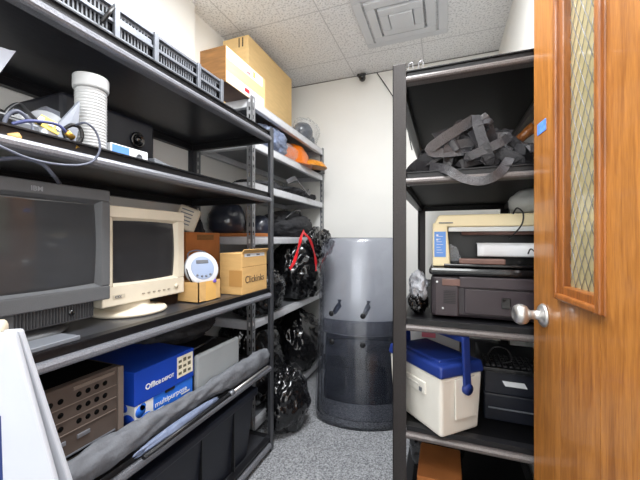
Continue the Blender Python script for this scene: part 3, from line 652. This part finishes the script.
for (y, zz, r, m) in ((y0+.035, z+.112, .012, bluel), (y0+.05, z+.06, .027, bluel)):
    MB().lathe([(r*.86, 0), (r, 0), (r, .001), (r*.86, .001)], frameM((xf-.0034, y, zz), (0, 1, 0), (0, 0, 1))).build('circle_print', m, t)
MB().lathe([(0, 0), (.02, 0), (.02, .001), (0, .001)], frameM((xf-.0034, y0+.026, z+.10), (0, 1, 0), (0, 0, 1))).build('circle_print', bluel, t)
for (x, zz, r) in ((xf-.03, z+.06, .034), (xf-.05, z+.112, .014), (xf-.10, z+.09, .03)):
    MB().lathe([(0, 0), (r, 0), (r, .001), (0, .001)], frameM((x, y0+.0028, zz), (1, 0, 0), (0, 0, 1))).build('circle_print', blued, t)
text('Office', .027, white, t, 'printed_text', frameM((xf+.0006, y0+.042, z+.165), (0, 1, 0), (0, 0, 1)), bold=True)
text('DEPOT', .018, white, t, 'printed_text', frameM((xf+.0006, y0+.112, z+.165), (0, 1, 0), (0, 0, 1)), bold=True)
text('multipurpose', .029, white, t, 'printed_text', frameM((xf-.0034, y0+.085, z+.083), (0, 1, 0), (0, 0, 1)))
MB().box((xf-.0034, y0+.09, z+.07), (xf-.003, y0+.125, z+.074)).build('small_print', white, t)
MB().box((xf-.0034, y0+.21, z+.074), (xf-.003, y0+.255, z+.080)).build('small_print', white, t)
MB().box((xf-.0034, y0+.13, z+.116), (xf+.0004, y0+.175, z+.128), .003).build('hand_hole', black, t)
lm = mat('cream_printed_label', (214, 206, 182), .6, rgb2=(232, 226, 206), scale=50)
MB().box((xf, y0+.185, z+.148), (xf+.0009, y0+.268, z+.228), 0).build('label', lm, t)
for k in range(9):
    yy = y0+.192+(k % 3)*.024; zz = z+.158+(k//3)*.023; MB().box((xf+.0008, yy, zz), (xf+.0014, yy+.016, zz+.010+.004*(k % 2))).build('label_print', mat('olive_print', (96, 90, 70), .6), t)
t = thing('computer_case', 'grey-fronted black equipment case right of the blue carton', 'equipment', (-1.15, 1.235, z))
MB().box((-1.38, 1.105, z), (-.985, 1.375, z+.19), .006).build('casing', black, t)
MB().box((-.985, 1.09, z+.002), (-.962, 1.392, z+.198), .010).build('front_panel', greyp, t)
MB().tube(crom([(-1.05, 1.15, z+.192), (-1.02, 1.2, z+.21), (-1.03, 1.27, z+.215), (-1.06, 1.33, z+.193)]), .006).build('handle', black, t)
tag(MB().blob((-1.25, 1.25, z+.26), (.17, .24, .09), 12, .15, 3, floor=z+.191).build('soft_bag', baggrey), 'dull black bag lying on the grey-fronted equipment case', 'bag')
# long grey cloth bundle along the shelf edge
def cloth(u, v):
    y = .34+1.245*u; an = v*2*PI; r = (.034+.006*u+.008*math.sin(u*9)+.008*noise.noise(Vector((u*9, math.cos(an)*1.5, math.sin(an)*1.5))))*(1-.12*u)
    r += .012*noise.noise(Vector((u*22, math.cos(an)*2.2, math.sin(an)*2.2)))
    return (-.928+r*.75*math.cos(an), y, .516+max(.0, .040+.012*u+r*1.15*math.sin(an)+.012*math.sin(u*5)))
b = MB(); bb = bmesh.new(); R_ = []
for i in range(81): R_.append([bb.verts.new(cloth(i/80, k/24)) for k in range(24)])
for i in range(80):
    for k in range(24): bb.faces.new((R_[i][k], R_[i+1][k], R_[i+1][(k+1) % 24], R_[i][(k+1) % 24]))
bb.faces.new(R_[0]); bb.faces.new(R_[-1][::-1]); bmesh.ops.recalc_face_normals(bb, faces=bb.faces[:])
for f in bb.faces: f.smooth = True
b.merge(bb); tag(b.build('cloth_bundle', tarp), 'long rolled grey cloth lying along the front edge of the lower shelf', 'cloth')
t = thing('metal_rod', 'thin chrome and black telescoping rod beside the long grey cloth roll', 'rod', (-.87, 1.2, .518))
MB().tube([(-.868, .75, .527), (-.872, 1.20, .527)], .0085).build('sleeve', black, t)
MB().tube([(-.872, 1.20, .527), (-.874, 1.52, .527)], .006).build('rod', chrome, t)
MB().tube([(-.872, 1.19, .527), (-.872, 1.215, .527)], .011).build('collar', silver, t)
tag(MB().blob((-.885, .93, .535), (.012, .2, .022), 22, .2, 4, sub=4, flat=False).build('plastic_sheet', bluegrey), 'crumpled blue-grey plastic hanging under the long grey cloth roll', 'plastic sheet')
# storage tote on the bottom shelf
z = .08
t = thing('storage_tote', 'dark navy plastic storage tote on the bottom shelf of the left unit', 'storage bin', (-1.15, 1.1, z))
MB().hexa([(-1.36, .62, z), (-.955, .62, z), (-.955, 1.45, z), (-1.36, 1.45, z), (-1.39, .59, z+.31), (-.93, .59, z+.31), (-.93, 1.48, z+.31), (-1.39, 1.48, z+.31)], .012).build('tub', navy, t)
MB().box((-1.405, .575, z+.305), (-.915, 1.495, z+.345), .010).build('lid', navy, t)
for y in (.85, 1.08, 1.30): MB().box((-.945, y, z+.02), (-.928, y+.006, z+.30)).build('rib', black, t)

# ---------------------------------------------------------------- far unit contents
def bag(label, c, r, seed, floor, m=bagm, neck=True, nd=(0, 0, 1), amp=.22, ridge=.07):
    t = thing('garbage_bag', label, 'garbage bag', (c[0], c[1], floor))
    MB().blob(c, r, seed, amp, 2.4, 5, True, ridge, floor=floor+.001).build('bag_body', m, t)
    if neck:
        nz = Vector(nd).normalized(); base = Vector(c)+Vector((nz.x*r[0], nz.y*r[1], nz.z*r[2]))*.82
        MB().tube([base, base+nz*.03, base+nz*.06], [.03, .018, .022], 10).build('knot', m, t)
        MB().blob(base+nz*.09, (.05, .05, .045), seed+40, .4, 4, 4, False).build('gathered_top', m, t)
    return t
z = .70
t = bag('big black garbage bag with a red drawstring hanging from its gathered neck', (-1.17, 2.53, z+.235), (.23, .30, .29), 2, z, neck=False)
nk = Vector((-1.045, 2.50, 1.17))
MB().tube(crom([(-1.10, 2.50, 1.02), (-1.03, 2.50, 1.09), (-.965, 2.49, 1.15), (-.955, 2.48, 1.19)]), [.12-.012*i*.6 for i in range(8)]+[.07]*8+[.05]*8+[.045], 14).build('neck', bagm, t)
MB().blob((-.955, 2.53, 1.165), (.085, .20, .125), 31, .25, 2.6, 5, False, .3).build('gathered_top', bagm, t)
MB().blob((-.96, 2.42, 1.19), (.06, .08, .07), 33, .4, 3.2, 4, False).build('gathered_top', bagm, t)
def redstrip(pts, nm='drawstring'):
    q = crom(pts, 8); b = MB().ribbon(q, .020, .004, [Vector((1, -.25+.4*math.sin(i*.5), .1)) for i in range(len(q))]); o = b.build(nm, red, t); o['label'] = 'red plastic drawstring'
Xs = -.875
redstrip([at(304, 231, X=Xs-.02), at(301, 238, X=Xs), at(298, 250, X=Xs), at(294, 262, X=Xs-.005), at(290, 269, X=Xs-.01)])
redstrip([at(303, 232, X=Xs-.02), at(310, 240, X=Xs), at(314, 252, X=Xs), at(316, 264, X=Xs-.005), at(316, 271, X=Xs-.01)])
bag('shiny black bag lying at the near end of the shelf below the red drawstring bag', (-1.20, 1.93, z+.15), (.20, .225, .19), 9, z, nd=(.5, .8, -.1), neck=False)
z = .08
bag('crumpled black bag on the bottom far shelf behind the round floor bag', (-1.265, 1.98, z+.27), (.21, .27, .345), 14, z, nd=(.4, .2, .9), neck=True)
bag('black bag at the far end of the bottom shelf next to the clear shield', (-1.22, 2.62, z+.22), (.24, .25, .29), 17, z, neck=True)
bag('round shiny black bag sitting on the carpet in front of the far shelving', (-.945, 1.90, .16), (.135, .175, .21), 21, 0, nd=(-.3, -.3, 1), neck=False)
# duffel on the eye level shelf
z = 1.215
t = thing('duffel_bag', 'dull dark grey soft bag lying on the shelf above the red drawstring bag', 'bag', (-1.27, 2.45, z))
MB().blob((-1.26, 2.50, z+.095), (.20, .35, .125), 51, .1, 2.2, 5, True, floor=z+.001).build('bag_body', baggrey, t)
MB().tube(crom([(-1.14, 2.25, z+.14), (-1.10, 2.32, z+.20), (-1.10, 2.42, z+.21), (-1.13, 2.52, z+.16)]), .010).build('handle', black, t)
# flattened carton and helmets
tag(MB().box((-1.47, 1.72, z), (-1.09, 1.94, z+.022), .003).build('flattened_carton', card3), 'flattened brown carton lying under the larger helmet', 'cardboard')
def helmet(label, c, r, zf, rz):
    t = thing('helmet', label, 'helmet', (c[0], c[1], zf), rz, )
    def L(b, nm, m): return b.build(nm, m, t, world=False)
    prof = [(r*.72, 0), (r*.93, r*.25), (r, r*.62), (r*.94, r*1.05), (r*.74, r*1.46), (r*.42, r*1.7), (0, r*1.78)]
    L(MB().lathe(prof, None, 36), 'shell', helmetm)
    b = bmesh.new(); 
    L(MB().sheet(lambda u, v: ((r*1.03+.002)*math.cos(-.9+1.8*u)*(1-.12*abs(v-.5)), (r*1.03+.002)*math.sin(-.9+1.8*u)*(1-.12*abs(v-.5)), r*.35+r*.75*v), 16, 6, .004), 'visor', blackg)
    L(MB().lathe([(0, 0), (.012, 0), (.012, .006), (0, .006)], Matrix.Translation((0, -r*.99, r*.9)) @ Matrix.Rotation(PI/2, 4, 'X')), 'visor_pivot', greymid)
    return t
helmet('larger dark blue-black helmet on the flattened carton, left of the slotted post', (-1.365, 1.835), .124, z+.022, math.radians(150))
helmet('smaller dark helmet right of the slotted post on the same shelf', (-1.24, 2.045), .088, z, math.radians(150))
tag(MB().blob((-1.42, 1.62, .925+.20), (.06, .04, .2), 61, .3, 4, 4, True, floor=.926).build('cloth_bag', baggrey), 'dark cloth bag wedged behind the boxes at the end of the monitor shelf', 'bag')
# vests / flat gear
z = 1.545
for k, (y, x, zz, sx, sy, lb) in enumerate(((2.05, -1.28, .028, .18, .20, 'flat black vest at the near end of the gear shelf'), (2.42, -1.26, .034, .19, .20, 'folded black vest in the middle of the gear shelf'), (2.72, -1.26, .030, .18, .14, 'folded dark vest at the wall end of the gear shelf'))):
    tag(MB().blob((x, y, z+zz), (sx, sy, .045), 70+k, .18, 3, 5, True, floor=z+.001).build('folded_vest', baggrey), lb, 'vest')
tag(MB().ribbon(crom([(-1.10, 2.2, z+.08), (-1.07, 2.28, z+.12), (-1.09, 2.4, z+.10), (-1.06, 2.5, z+.03), (-1.08, 2.58, z+.07)]), .035, .004, [Vector((1, 0, .6))]*33).build('loose_strap', strapm), 'black strap curling over the folded vests', 'strap')
# shelf with orange domes and blue-grey bag
z = 1.802
def dome(c, rx, h, rotM, m, nm, label):
    t = thing(nm, label, 'tub', c); M = Matrix.Translation(Vector(c)) @ rotM
    MB().lathe([(rx, 0), (rx*1.02, .006), (rx*.99, .012), (rx*.93, .02), (rx*.86, h*.5), (rx*.68, h*.85), (rx*.4, h), (0, h)], M, 40).build('dome', m, t); return t, M
t, M = dome((-1.265, 2.50, z+.002), .225, .19, Matrix.Rotation(math.radians(0), 4, 'X'), amber, 'orange_tub', 'large orange plastic dome on the second highest far shelf')
t2, M2 = dome((-1.055, 2.60, z+.012), .12, .055, Matrix.Rotation(math.radians(8), 4, 'Y'), amber2, 'orange_tub', 'small speckled amber lid in front of the large orange dome')
tag(MB().blob((-1.17, 2.06, z+.08), (.105, .20, .115), 81, .28, 3, 5, True, floor=z+.001).build('plastic_bag', bluegrey), 'blue-grey plastic bag left of the large orange dome', 'plastic bag')
tag(MB().blob((-1.10, 2.22, z+.045), (.055, .12, .06), 84, .3, 3, 5, True, floor=z+.001).build('plastic_bag', clearp), 'clear crinkled plastic bag in front of the large orange dome', 'plastic bag')
tag(MB().blob((-1.36, 2.16, z+.1), (.12, .2, .13), 86, .12, 2, 5, True, floor=z+.001).build('soft_case', black), 'black soft case behind the blue-grey plastic bag', 'case')
tag(MB().box((-1.15, 2.76, z), (-1.045, 2.87, z+.07), .004).build('small_case', black), 'small black case at the wall end beside the orange dome', 'case')

# ---------------------------------------------------------------- shields
def shield(label, base, rz, lean, full=True):
    t = thing('riot_shield', label, 'shield', base, rz); R_ = .50; hw = .305; Hh = 1.23
    def pt(s, h, off=0):
        a = s/R_; rr = R_+off; x = rr*math.sin(a); y = (R_-rr*math.cos(a)) ; 
        return Vector((x, y+math.sin(lean)*h, math.cos(lean)*h))
    def corner(u, v):
        s = (2*u-1)*hw; h = v*Hh; r = .09
        if abs(s) > hw-r:
            e = abs(s)-(hw-r); top = Hh-r+math.sqrt(max(0, r*r-e*e)); bot = r*.9-math.sqrt(max(0, r*r-e*e))*.9
            h = bot+(top-bot)*v
        return pt(s, h)
    MB().sheet(corner, 48, 40, .005).build('sheet', shieldm, t, world=False)
    def patch(s0, s1, h0, h1, off, th, nm, m): MB().sheet(lambda u, v: pt(s0+(s1-s0)*u, h0+(h1-h0)*v, off), 24, 6, th).build(nm, m, t, world=False)
    if full:
        patch(-.27, .27, .565, .66, -.012, .004, 'band', clearmat('smoked_band', (.6, .61, .65), (120, 122, 132), .2, .3))
        patch(-.25, .25, .14, .56, -.022, .006, 'lower_pad', shieldpad)
        for (s, h) in ((-.19, .70), (.03, .70), (.03, .515), (-.18, .515)):
            a = s/R_; p_ = pt(s, h, .0); n_ = Vector((math.sin(a), -math.cos(a), 0)); x_ = Vector((math.cos(a), math.sin(a), 0))
            MB().lathe([(0, 0), (.019, 0), (.019, .006), (.012, .012), (0, .013)], frameM(p_+n_*.003, x_, n_.cross(x_)), 20).build('bolt', black, t, world=False)
        for s in (-.15, .07):
            MB().tube([pt(s-.03, .70, -.012), pt(s-.02, .725, -.03), pt(s-.005, .75, -.04), pt(s+.0, .79, -.04)], [.014, .018, .020, .016], 12).build('handle', mat('slate_handle', (70, 76, 92), .6), t, world=False)
    return t
b0 = Vector((-.515, 2.0, .002))
shield('clear curved riot shield standing in front, with black bolts and a dark lower pad', b0, math.radians(10), math.radians(11))
shield('second clear curved riot shield nested directly behind the bolted front one', b0+Vector((-.012, .10, 0)), math.radians(10), math.radians(11), False)

# ---------------------------------------------------------------- right unit contents
z = 1.44
bx, by = .10, 1.40
def strap(pts, w, seed, lb):
    rnd = random.Random(seed); q = crom(pts, 10); ph = rnd.uniform(0, 6)
    ups = []; nn = len(q)
    for i in range(nn):
        a = ph+1.1*math.sin(i/nn*4+ph)
        ups.append(Vector((.55*math.sin(a*1.3), -1, .2+.6*math.cos(a))).normalized())
    
    tag(MB().ribbon(q, w, .0025, ups).build('nylon_strap', strapm), lb, 'strap', 'black webbing straps heaped on the upper right shelf')
rnd = random.Random(5); LBL = 'black webbing strap in the tangled heap on the upper right shelf'
for k in range(30):
    n = rnd.randint(4, 5); pts = []; cx = rnd.uniform(-.08, .24); 
    for i in range(n):
        x = cx+rnd.uniform(-.13, .13); hmax = .175*max(.3, 1-((x-.07)/.26)**2)
        pts.append((min(.3, max(-.12, x)), by-.02+rnd.uniform(-.13, .12), z+.026+rnd.uniform(0, hmax)))
    strap(pts, rnd.uniform(.030, .040), 100+k, LBL)
strap([at(447, 165, Y=1.30), at(454, 140, Y=1.30), at(458, 126, Y=1.32), at(464, 124, Y=1.34), at(466, 138, Y=1.36), at(470, 160, Y=1.36)], .032, 7, 'black webbing strap rising in a tall loop above the tangled heap')
strap([at(430, 166, Y=1.24), at(448, 170, Y=1.195), at(462, 178, Y=1.19), at(480, 181, Y=1.19), at(498, 174, Y=1.19), at(510, 158, Y=1.24)], .030, 9, 'black webbing strap drooping over the front lip below the heap')
strap([at(498, 160, Y=1.34), at(503, 142, Y=1.34), at(505, 132, Y=1.36), at(508, 140, Y=1.37), at(512, 158, Y=1.38)], .028, 12, 'black webbing strap standing up at the right end of the heap')
t = thing('wooden_stick', 'brown wooden bat handle lying behind the straps near the door', 'wooden stick', (.30, 1.5, z))
MB().tube([at(508, 150, Y=1.42), at(522, 137, Y=1.40), at(535, 126, Y=1.38)], [.017, .017, .02], 12).build('shaft', oakdark, t)
MB().tube([at(497, 158, Y=1.43), at(508, 150, Y=1.42)], .019, 12).build('grip', black, t)
# black printer with cream printer on top
z = .915
t = thing('black_printer', 'black multifunction printer on the middle right shelf under the cream printer', 'printer', (.15, 1.42, z))
yf = 1.262; x0, x1 = -.055, .375; zt = z+.183
MB().box((x0+.006, yf+.012, z+.004), (x1, 1.62, zt-.03), .012).build('casing', printblk, t)
MB().box((x0, yf-.006, zt-.028), (x1, 1.63, zt), .010).build('scanner_lid', blackg, t)
MB().box((x0+.02, yf, z+.008), (x0+.10, yf+.016, zt-.036), .004).build('side_panel', printblk2, t)
MB().box((x0+.045, yf-.003, z+.118), (x0+.105, yf+.004, z+.142), .002).build('control_panel', rollbrown, t)
MB().box((x0+.10, yf+.0, z+.112), (x1, yf+.014, z+.152), .004).build('front_bar', printblk2, t)
MB().box((x0+.12, yf+.004, z+.02), (x1, yf+.016, z+.108), .003).build('tray_door', printblk2, t)
MB().box((x0+.235, yf-.002, z+.048), (x0+.262, yf+.006, z+.084), .002).build('latch', blackg, t)
MB().box((x0+.238, yf-.004, z+.052), (x0+.259, yf-.001, z+.080), .001).build('latch', greymid, t) if False else None
for q in ((x0+.028, z+.130), (x0+.048, z+.036)): MB().lathe([(0, 0), (.004, 0), (.004, .002), (0, .002)], frameM((q[0], yf, q[1]), (1, 0, 0), (0, 0, 1)), 12).build('button', white, t)
for k in range(8): MB().box((x0+.05, yf-.001, z+.055+k*.006), (x0+.09, yf+.001, z+.058+k*.006)).build('vent_slot', black, t)
z2 = zt+.001; y2 = 1.285; x0 = -.043
t = thing('cream_printer', 'cream and grey open-front printer stacked on the black printer', 'printer', (.15, 1.42, z2)); zt2 = z2+.19
MB().box((x0, y2+.06, z2+.004), (x1, 1.56, z2+.15), .006).build('casing', black, t)
MB().hexa([(x0, y2, z2), (x0+.062, y2, z2), (x0+.062, 1.56, z2), (x0, 1.56, z2), (x0, y2, zt2-.03), (x0+.050, y2, zt2-.03), (x0+.050, 1.56, zt2-.03), (x0, 1.56, zt2-.03)], .006).build('side_panel', printw, t)
MB().hexa([(x0, y2-.002, zt2-.045), (x1, y2-.002, zt2-.045), (x1, 1.57, zt2-.045), (x0, 1.57, zt2-.045), (x0+.02, y2+.012, zt2), (x1, y2+.012, zt2), (x1, 1.55, zt2), (x0+.02, 1.55, zt2)], .008).build('top_cover', printw, t)
MB().box((x0+.055, y2+.004, zt2-.062), (x1, y2+.05, zt2-.046), .002).build('cover_lip', printgrey, t)
MB().box((x0+.006, y2-.0015, z2+.035), (x0+.046, y2+.001, z2+.128), .001).build('blue_label', lbl_blue, t)
for k in range(7): MB().box((x0+.014, y2-.0022, z2+.05+k*.010), (x0+.036-.004*(k % 3), y2-.0012, z2+.0515+k*.010)).build('label_print', white, t)
for k in range(2): MB().box((x0+.013, y2-.0022, z2+.118-k*.016-.006), (x0+.020, y2-.0012, z2+.118-k*.016)).build('label_print', white, t)
MB().box((x0+.022, y2-.003, zt2-.032), (x0+.07, y2-.001, zt2-.028)).build('nameplate', greymid, t)
MB().tube([(x0+.10, y2+.03, z2+.125), (x1-.01, y2+.03, z2+.125)], .010).build('rail', rollbrown, t)
MB().box((x0+.04, y2-.03, z2+.004), (x1, y2+.06, z2+.012), .002).build('output_tray', blackg, t)
MB().box((x0+.09, y2-.028, z2+.013), (x0+.235, y2+.01, z2+.032), .004).build('tray_bar', rollbrown, t)
MB().hexa([(x0+.05, y2+.03, z2+.02), (x0+.10, y2+.03, z2+.02), (x0+.10, y2+.034, z2+.02), (x0+.05, y2+.034, z2+.02), (x0+.055, y2+.03, z2+.085), (x0+.085, y2+.03, z2+.07), (x0+.085, y2+.034, z2+.07), (x0+.055, y2+.034, z2+.085)]).build('paper_guide', clearp, t)
def paper(u, v):
    x = x0+.145+.24*u; s = v; an = 2.6-3.6*v
    return (x, y2+.0+.016*math.sin(an)+.02*v, z2+.062+.02*math.cos(an)+.0)
tag(MB().sheet(lambda u, v: (x0+.150+.215*u, y2-.004+.055*v-.018*math.sin(v*PI)*1.2, z2+.04+.045*v+.018*math.sin(v*PI)), 8, 16, .0015).build('paper_sheet', white), 'white sheet of paper curled in the mouth of the cream printer', 'paper')
cable([at(513, 214, Y=1.27), at(517, 208, Y=1.262), at(523, 213, Y=1.262), at(522, 224, Y=1.262), at(514, 234, Y=1.27), at(509, 238, Y=1.285)], .0025, cableb, 'thin black cable hanging over the cream printer')
cable([at(528, 254, Y=1.25), at(531, 249, Y=1.25), at(537, 254, Y=1.25), at(546, 262, Y=1.25)], .0025, cableb, 'thin black cable beside the paper sheet near the door')
tag(MB().blob((.30, 1.45, zt2+.05), (.07, .07, .055), 91, .12, 3, 4, True, floor=zt2+.001).build('grey_cloth', printgrey), 'pale grey crumpled cloth on top of the cream printer', 'cloth')
t = thing('plastic_bag', 'black and white crumpled plastic bag left of the black printer', 'plastic bag', (-.105, 1.33, z))
MB().blob((-.098, 1.345, z+.045), (.036, .07, .058), 93, .35, 3, 5, True, floor=z+.001).build('bag_body', bagm, t)
MB().blob((-.097, 1.33, z+.105), (.036, .065, .058), 95, .4, 3, 5, False).build('white_wrap', mat('white_crinkle', (206, 208, 214), .3, rgb2=(120, 122, 130), scale=16, bump=.6, bscale=40), t)
# cooler
z = .53
A = Vector((-.012, 1.165, z)); L_ = Vector((-.205, 1.365, z)); R_ = Vector((.120, 1.285, z))
ax = (L_-A); al = ax.length; ax.normalize(); ay = Vector((-ax.y, ax.x, 0)); 
if ay.dot(R_-A) < 0: ay = -ay
aw = .178
t = thing('cooler', 'white picnic cooler with blue lid and swing handle on the lower right shelf', 'cooler', A+ax*al/2+ay*aw/2)
CM = Matrix((ax, ay, Vector((0, 0, 1)))).transposed().to_4x4(); CM.translation = A
if CM.determinant() < 0: pass
def cb(lo, hi): return None
def cp(x, y, zz): return A+ax*x+ay*y+Vector((0, 0, zz))
f = .003
MB().hexa([cp(f, f, .0), cp(al-f, f, .0), cp(al-f, aw-f, .0), cp(f, aw-f, .0), cp(-.006, -.006, .205), cp(al+.006, -.006, .205), cp(al+.006, aw+.006, .205), cp(-.006, aw+.006, .205)], .012).build('body', coolw, t)
MB().hexa([cp(-.012, -.012, .203), cp(al+.012, -.012, .203), cp(al+.012, aw+.012, .203), cp(-.012, aw+.012, .203), cp(-.006, -.006, .243), cp(al+.006, -.006, .243), cp(al+.006, aw+.006, .243), cp(-.006, aw+.006, .243)], .010).build('lid', coolb, t)
MB().hexa([cp(.03, .02, .24), cp(al-.03, .02, .24), cp(al-.03, aw-.02, .24), cp(.03, aw-.02, .24), cp(.034, .024, .249), cp(al-.034, .024, .249), cp(al-.034, aw-.024, .249), cp(.034, aw-.024, .249)], .004).build('lid_panel', coolb, t)
MB().hexa([cp(.07, -.008, .12), cp(al-.06, -.008, .12), cp(al-.06, .002, .12), cp(.07, .002, .12), cp(.07, -.010, .165), cp(al-.06, -.010, .165), cp(al-.06, .002, .165), cp(.07, .002, .165)], .003).build('embossed_panel', coolw, t)
MB().hexa([cp(.084, -.0125, .128), cp(.096, -.0125, .128), cp(.096, -.007, .128), cp(.084, -.007, .128), cp(.084, -.0125, .142), cp(.096, -.0125, .142), cp(.096, -.007, .142), cp(.084, -.007, .142)]).build('emblem', greymid, t)
MB().hexa([cp(.10, -.0115, .142), cp(al-.075, -.0115, .142), cp(al-.075, -.007, .142), cp(.10, -.007, .142), cp(.10, -.0118, .15), cp(al-.075, -.0118, .15), cp(al-.075, -.007, .15), cp(.10, -.007, .15)]).build('embossed_band', mat('cooler_shade', (206, 202, 194), .5), t)
for xx, sg in ((-.006, -1), (al+.006, 1)):
    o_ = cp(xx, aw*.55, .16); d_ = ax*sg
    MB().tube([o_-d_*.004, o_+d_*.020], .019, 20).build('pivot', coolb, t)
    MB().hexa([cp(xx+sg*.002, aw*.3, .06), cp(xx+sg*.006, aw*.3, .06), cp(xx+sg*.006, aw*.8, .06), cp(xx+sg*.002, aw*.8, .06), cp(xx, aw*.3, .195), cp(xx+sg*.006, aw*.3, .195), cp(xx+sg*.006, aw*.8, .195), cp(xx, aw*.8, .195)]).build('handle_recess', coolw, t)
b = MB()
def rb(p, q, w, th, wd, td):
    p = Vector(p); q = Vector(q); wd = Vector(wd)*w/2; td = Vector(td)*th/2
    b.hexa([p-wd-td, p+wd-td, p+wd+td, p-wd+td, q-wd-td, q+wd-td, q+wd+td, q-wd+td], .004)
hy0, hy1 = aw*.55, aw*.50
for xx in (-.018, al+.018): rb(cp(xx, hy0, .15), cp(xx, hy1, .335), .030, .012, ay, ax)
rb(cp(-.022, hy1, .330), cp(al+.022, hy1, .330), .032, .020, ay, Vector((0, 0, 1)))
b.build('handle', coolb, t)
# items behind the cooler
t = thing('recorder', 'dark video recorder with a small white label on the lower right shelf beside the cooler', 'equipment', (.22, 1.55, z))
MB().box((.135, 1.36, z), (.37, 1.72, z+.10), .006).build('casing', navy, t)
MB().box((.135, 1.355, z+.10), (.37, 1.72, z+.185), .006).build('upper_casing', navy, t)
MB().box((.15, 1.352, z+.048), (.37, 1.357, z+.052)).build('groove', greymid, t)
MB().hexa([(.205, 1.353, z+.135), (.275, 1.353, z+.135), (.275, 1.356, z+.135), (.205, 1.356, z+.135), (.195, 1.353, z+.153), (.265, 1.353, z+.153), (.265, 1.356, z+.153), (.195, 1.356, z+.153)]).build('label', white, t)
t = thing('keyboard', 'black computer keyboard lying on the dark video recorder', 'keyboard', (.25, 1.45, z+.185))
MB().box((.13, 1.34, z+.186), (.375, 1.50, z+.202), .004).build('base', black, t)
for i in range(5):
    for j in range(12): MB().box((.140+j*.0193, 1.352+i*.028, z+.202), (.154+j*.0193, 1.374+i*.028, z+.209), .002, seg=1).build('key', mat('key_black', (40, 40, 44), .5), t)
cable([(.16, 1.38, z+.205), (.15, 1.36, z+.24), (.17, 1.35, z+.275), (.21, 1.35, z+.27), (.225, 1.36, z+.23), (.20, 1.37, z+.213)], .003, cableb, 'black cable coiled above the keyboard')
t = carton('small_carton', 'white and pink carton standing behind the blue cooler lid', (-.15, 1.58, z), (.06, 1.75, z+.31), white)
MB().box((-.10, 1.5785, z+.22), (-.04, 1.5805, z+.30)).build('pink_print', mat('pink_print', (222, 120, 140), .5), t)
tag(MB().box((-.10, 1.30, .08), (.06, 1.52, .30), .004).build('cardboard_box', card3), 'brown cardboard box on the bottom of the right shelving unit', 'box')
bag('small black bag at the bottom left of the right shelving unit', (-.03, 1.70, .22), (.13, .14, .18), 97, .08, neck=False)
# wire hooks on top of the right unit
for k, px in enumerate((411, 421)):
    p = at(px, 73, Y=1.26); p.z = 1.806
    tag(MB().tube(crom([(p.x-.008, p.y, 1.806), (p.x-.008, p.y, p.z+.040), (p.x-.004, p.y, p.z+.046), (p.x+.006, p.y, p.z+.046), (p.x+.008, p.y, 1.806)], 4), .0015, 6).build('wire_clip', galvd), ('left' if k == 0 else 'right')+' one of two thin wire clips on top of the right shelving unit', 'wire clip')

# ---------------------------------------------------------------- folding floor sign at lower left
c = at(-46, 330, d=.50)
t = thing('floor_sign', 'white tapered folding floor sign with a blue panel at the lower left', 'floor sign', (c.x, c.y, 0))
vx = Vector((cs, sn, 0)); vy = Vector((-sn, cs, 0))     # the sign faces the doorway
vx = Vector((.80, .60, 0)).normalized(); vy = Vector((-.60, .80, 0)).normalized()
def sp(x, y, zz): return Vector((c.x, c.y, 0))+vx*x+vy*y+Vector((0, 0, zz))
zt = 1.055
for sg, nm in ((-1, 'front_panel'), (1, 'rear_panel')):
    yb_ = sg*.045; yt = sg*.008; w0, w1, th = .34, .082, .006
    MB().hexa([sp(-w0, yb_-th, 0), sp(w0, yb_-th, 0), sp(w0, yb_+th, 0), sp(-w0, yb_+th, 0), sp(-w1, yt-th, zt), sp(w1, yt-th, zt), sp(w1, yt+th, zt), sp(-w1, yt+th, zt)], .004).build(nm, mat('pale_grey_plastic', (176, 179, 186), .4, var=.02), t)
    if sg < 0:
        def fy(zz): return yb_+(yt-yb_)*zz/zt-th-.0006
        MB().hexa([sp(-.075, fy(.55), .55), sp(.085, fy(.55), .55), sp(.085, fy(.55)+.001, .55), sp(-.075, fy(.55)+.001, .55), sp(-.055, fy(.93), .93), sp(.068, fy(.93), .93), sp(.068, fy(.93)+.001, .93), sp(-.055, fy(.93)+.001, .93)]).build('blue_panel', mat('deep_blue_print', (22, 42, 96), .4), t)
MB().tube([sp(-.06, 0, zt+.002), sp(.06, 0, zt+.002)], .016, 14).build('hinge_handle', mat('ivory_plastic', (214, 202, 180), .4), t)
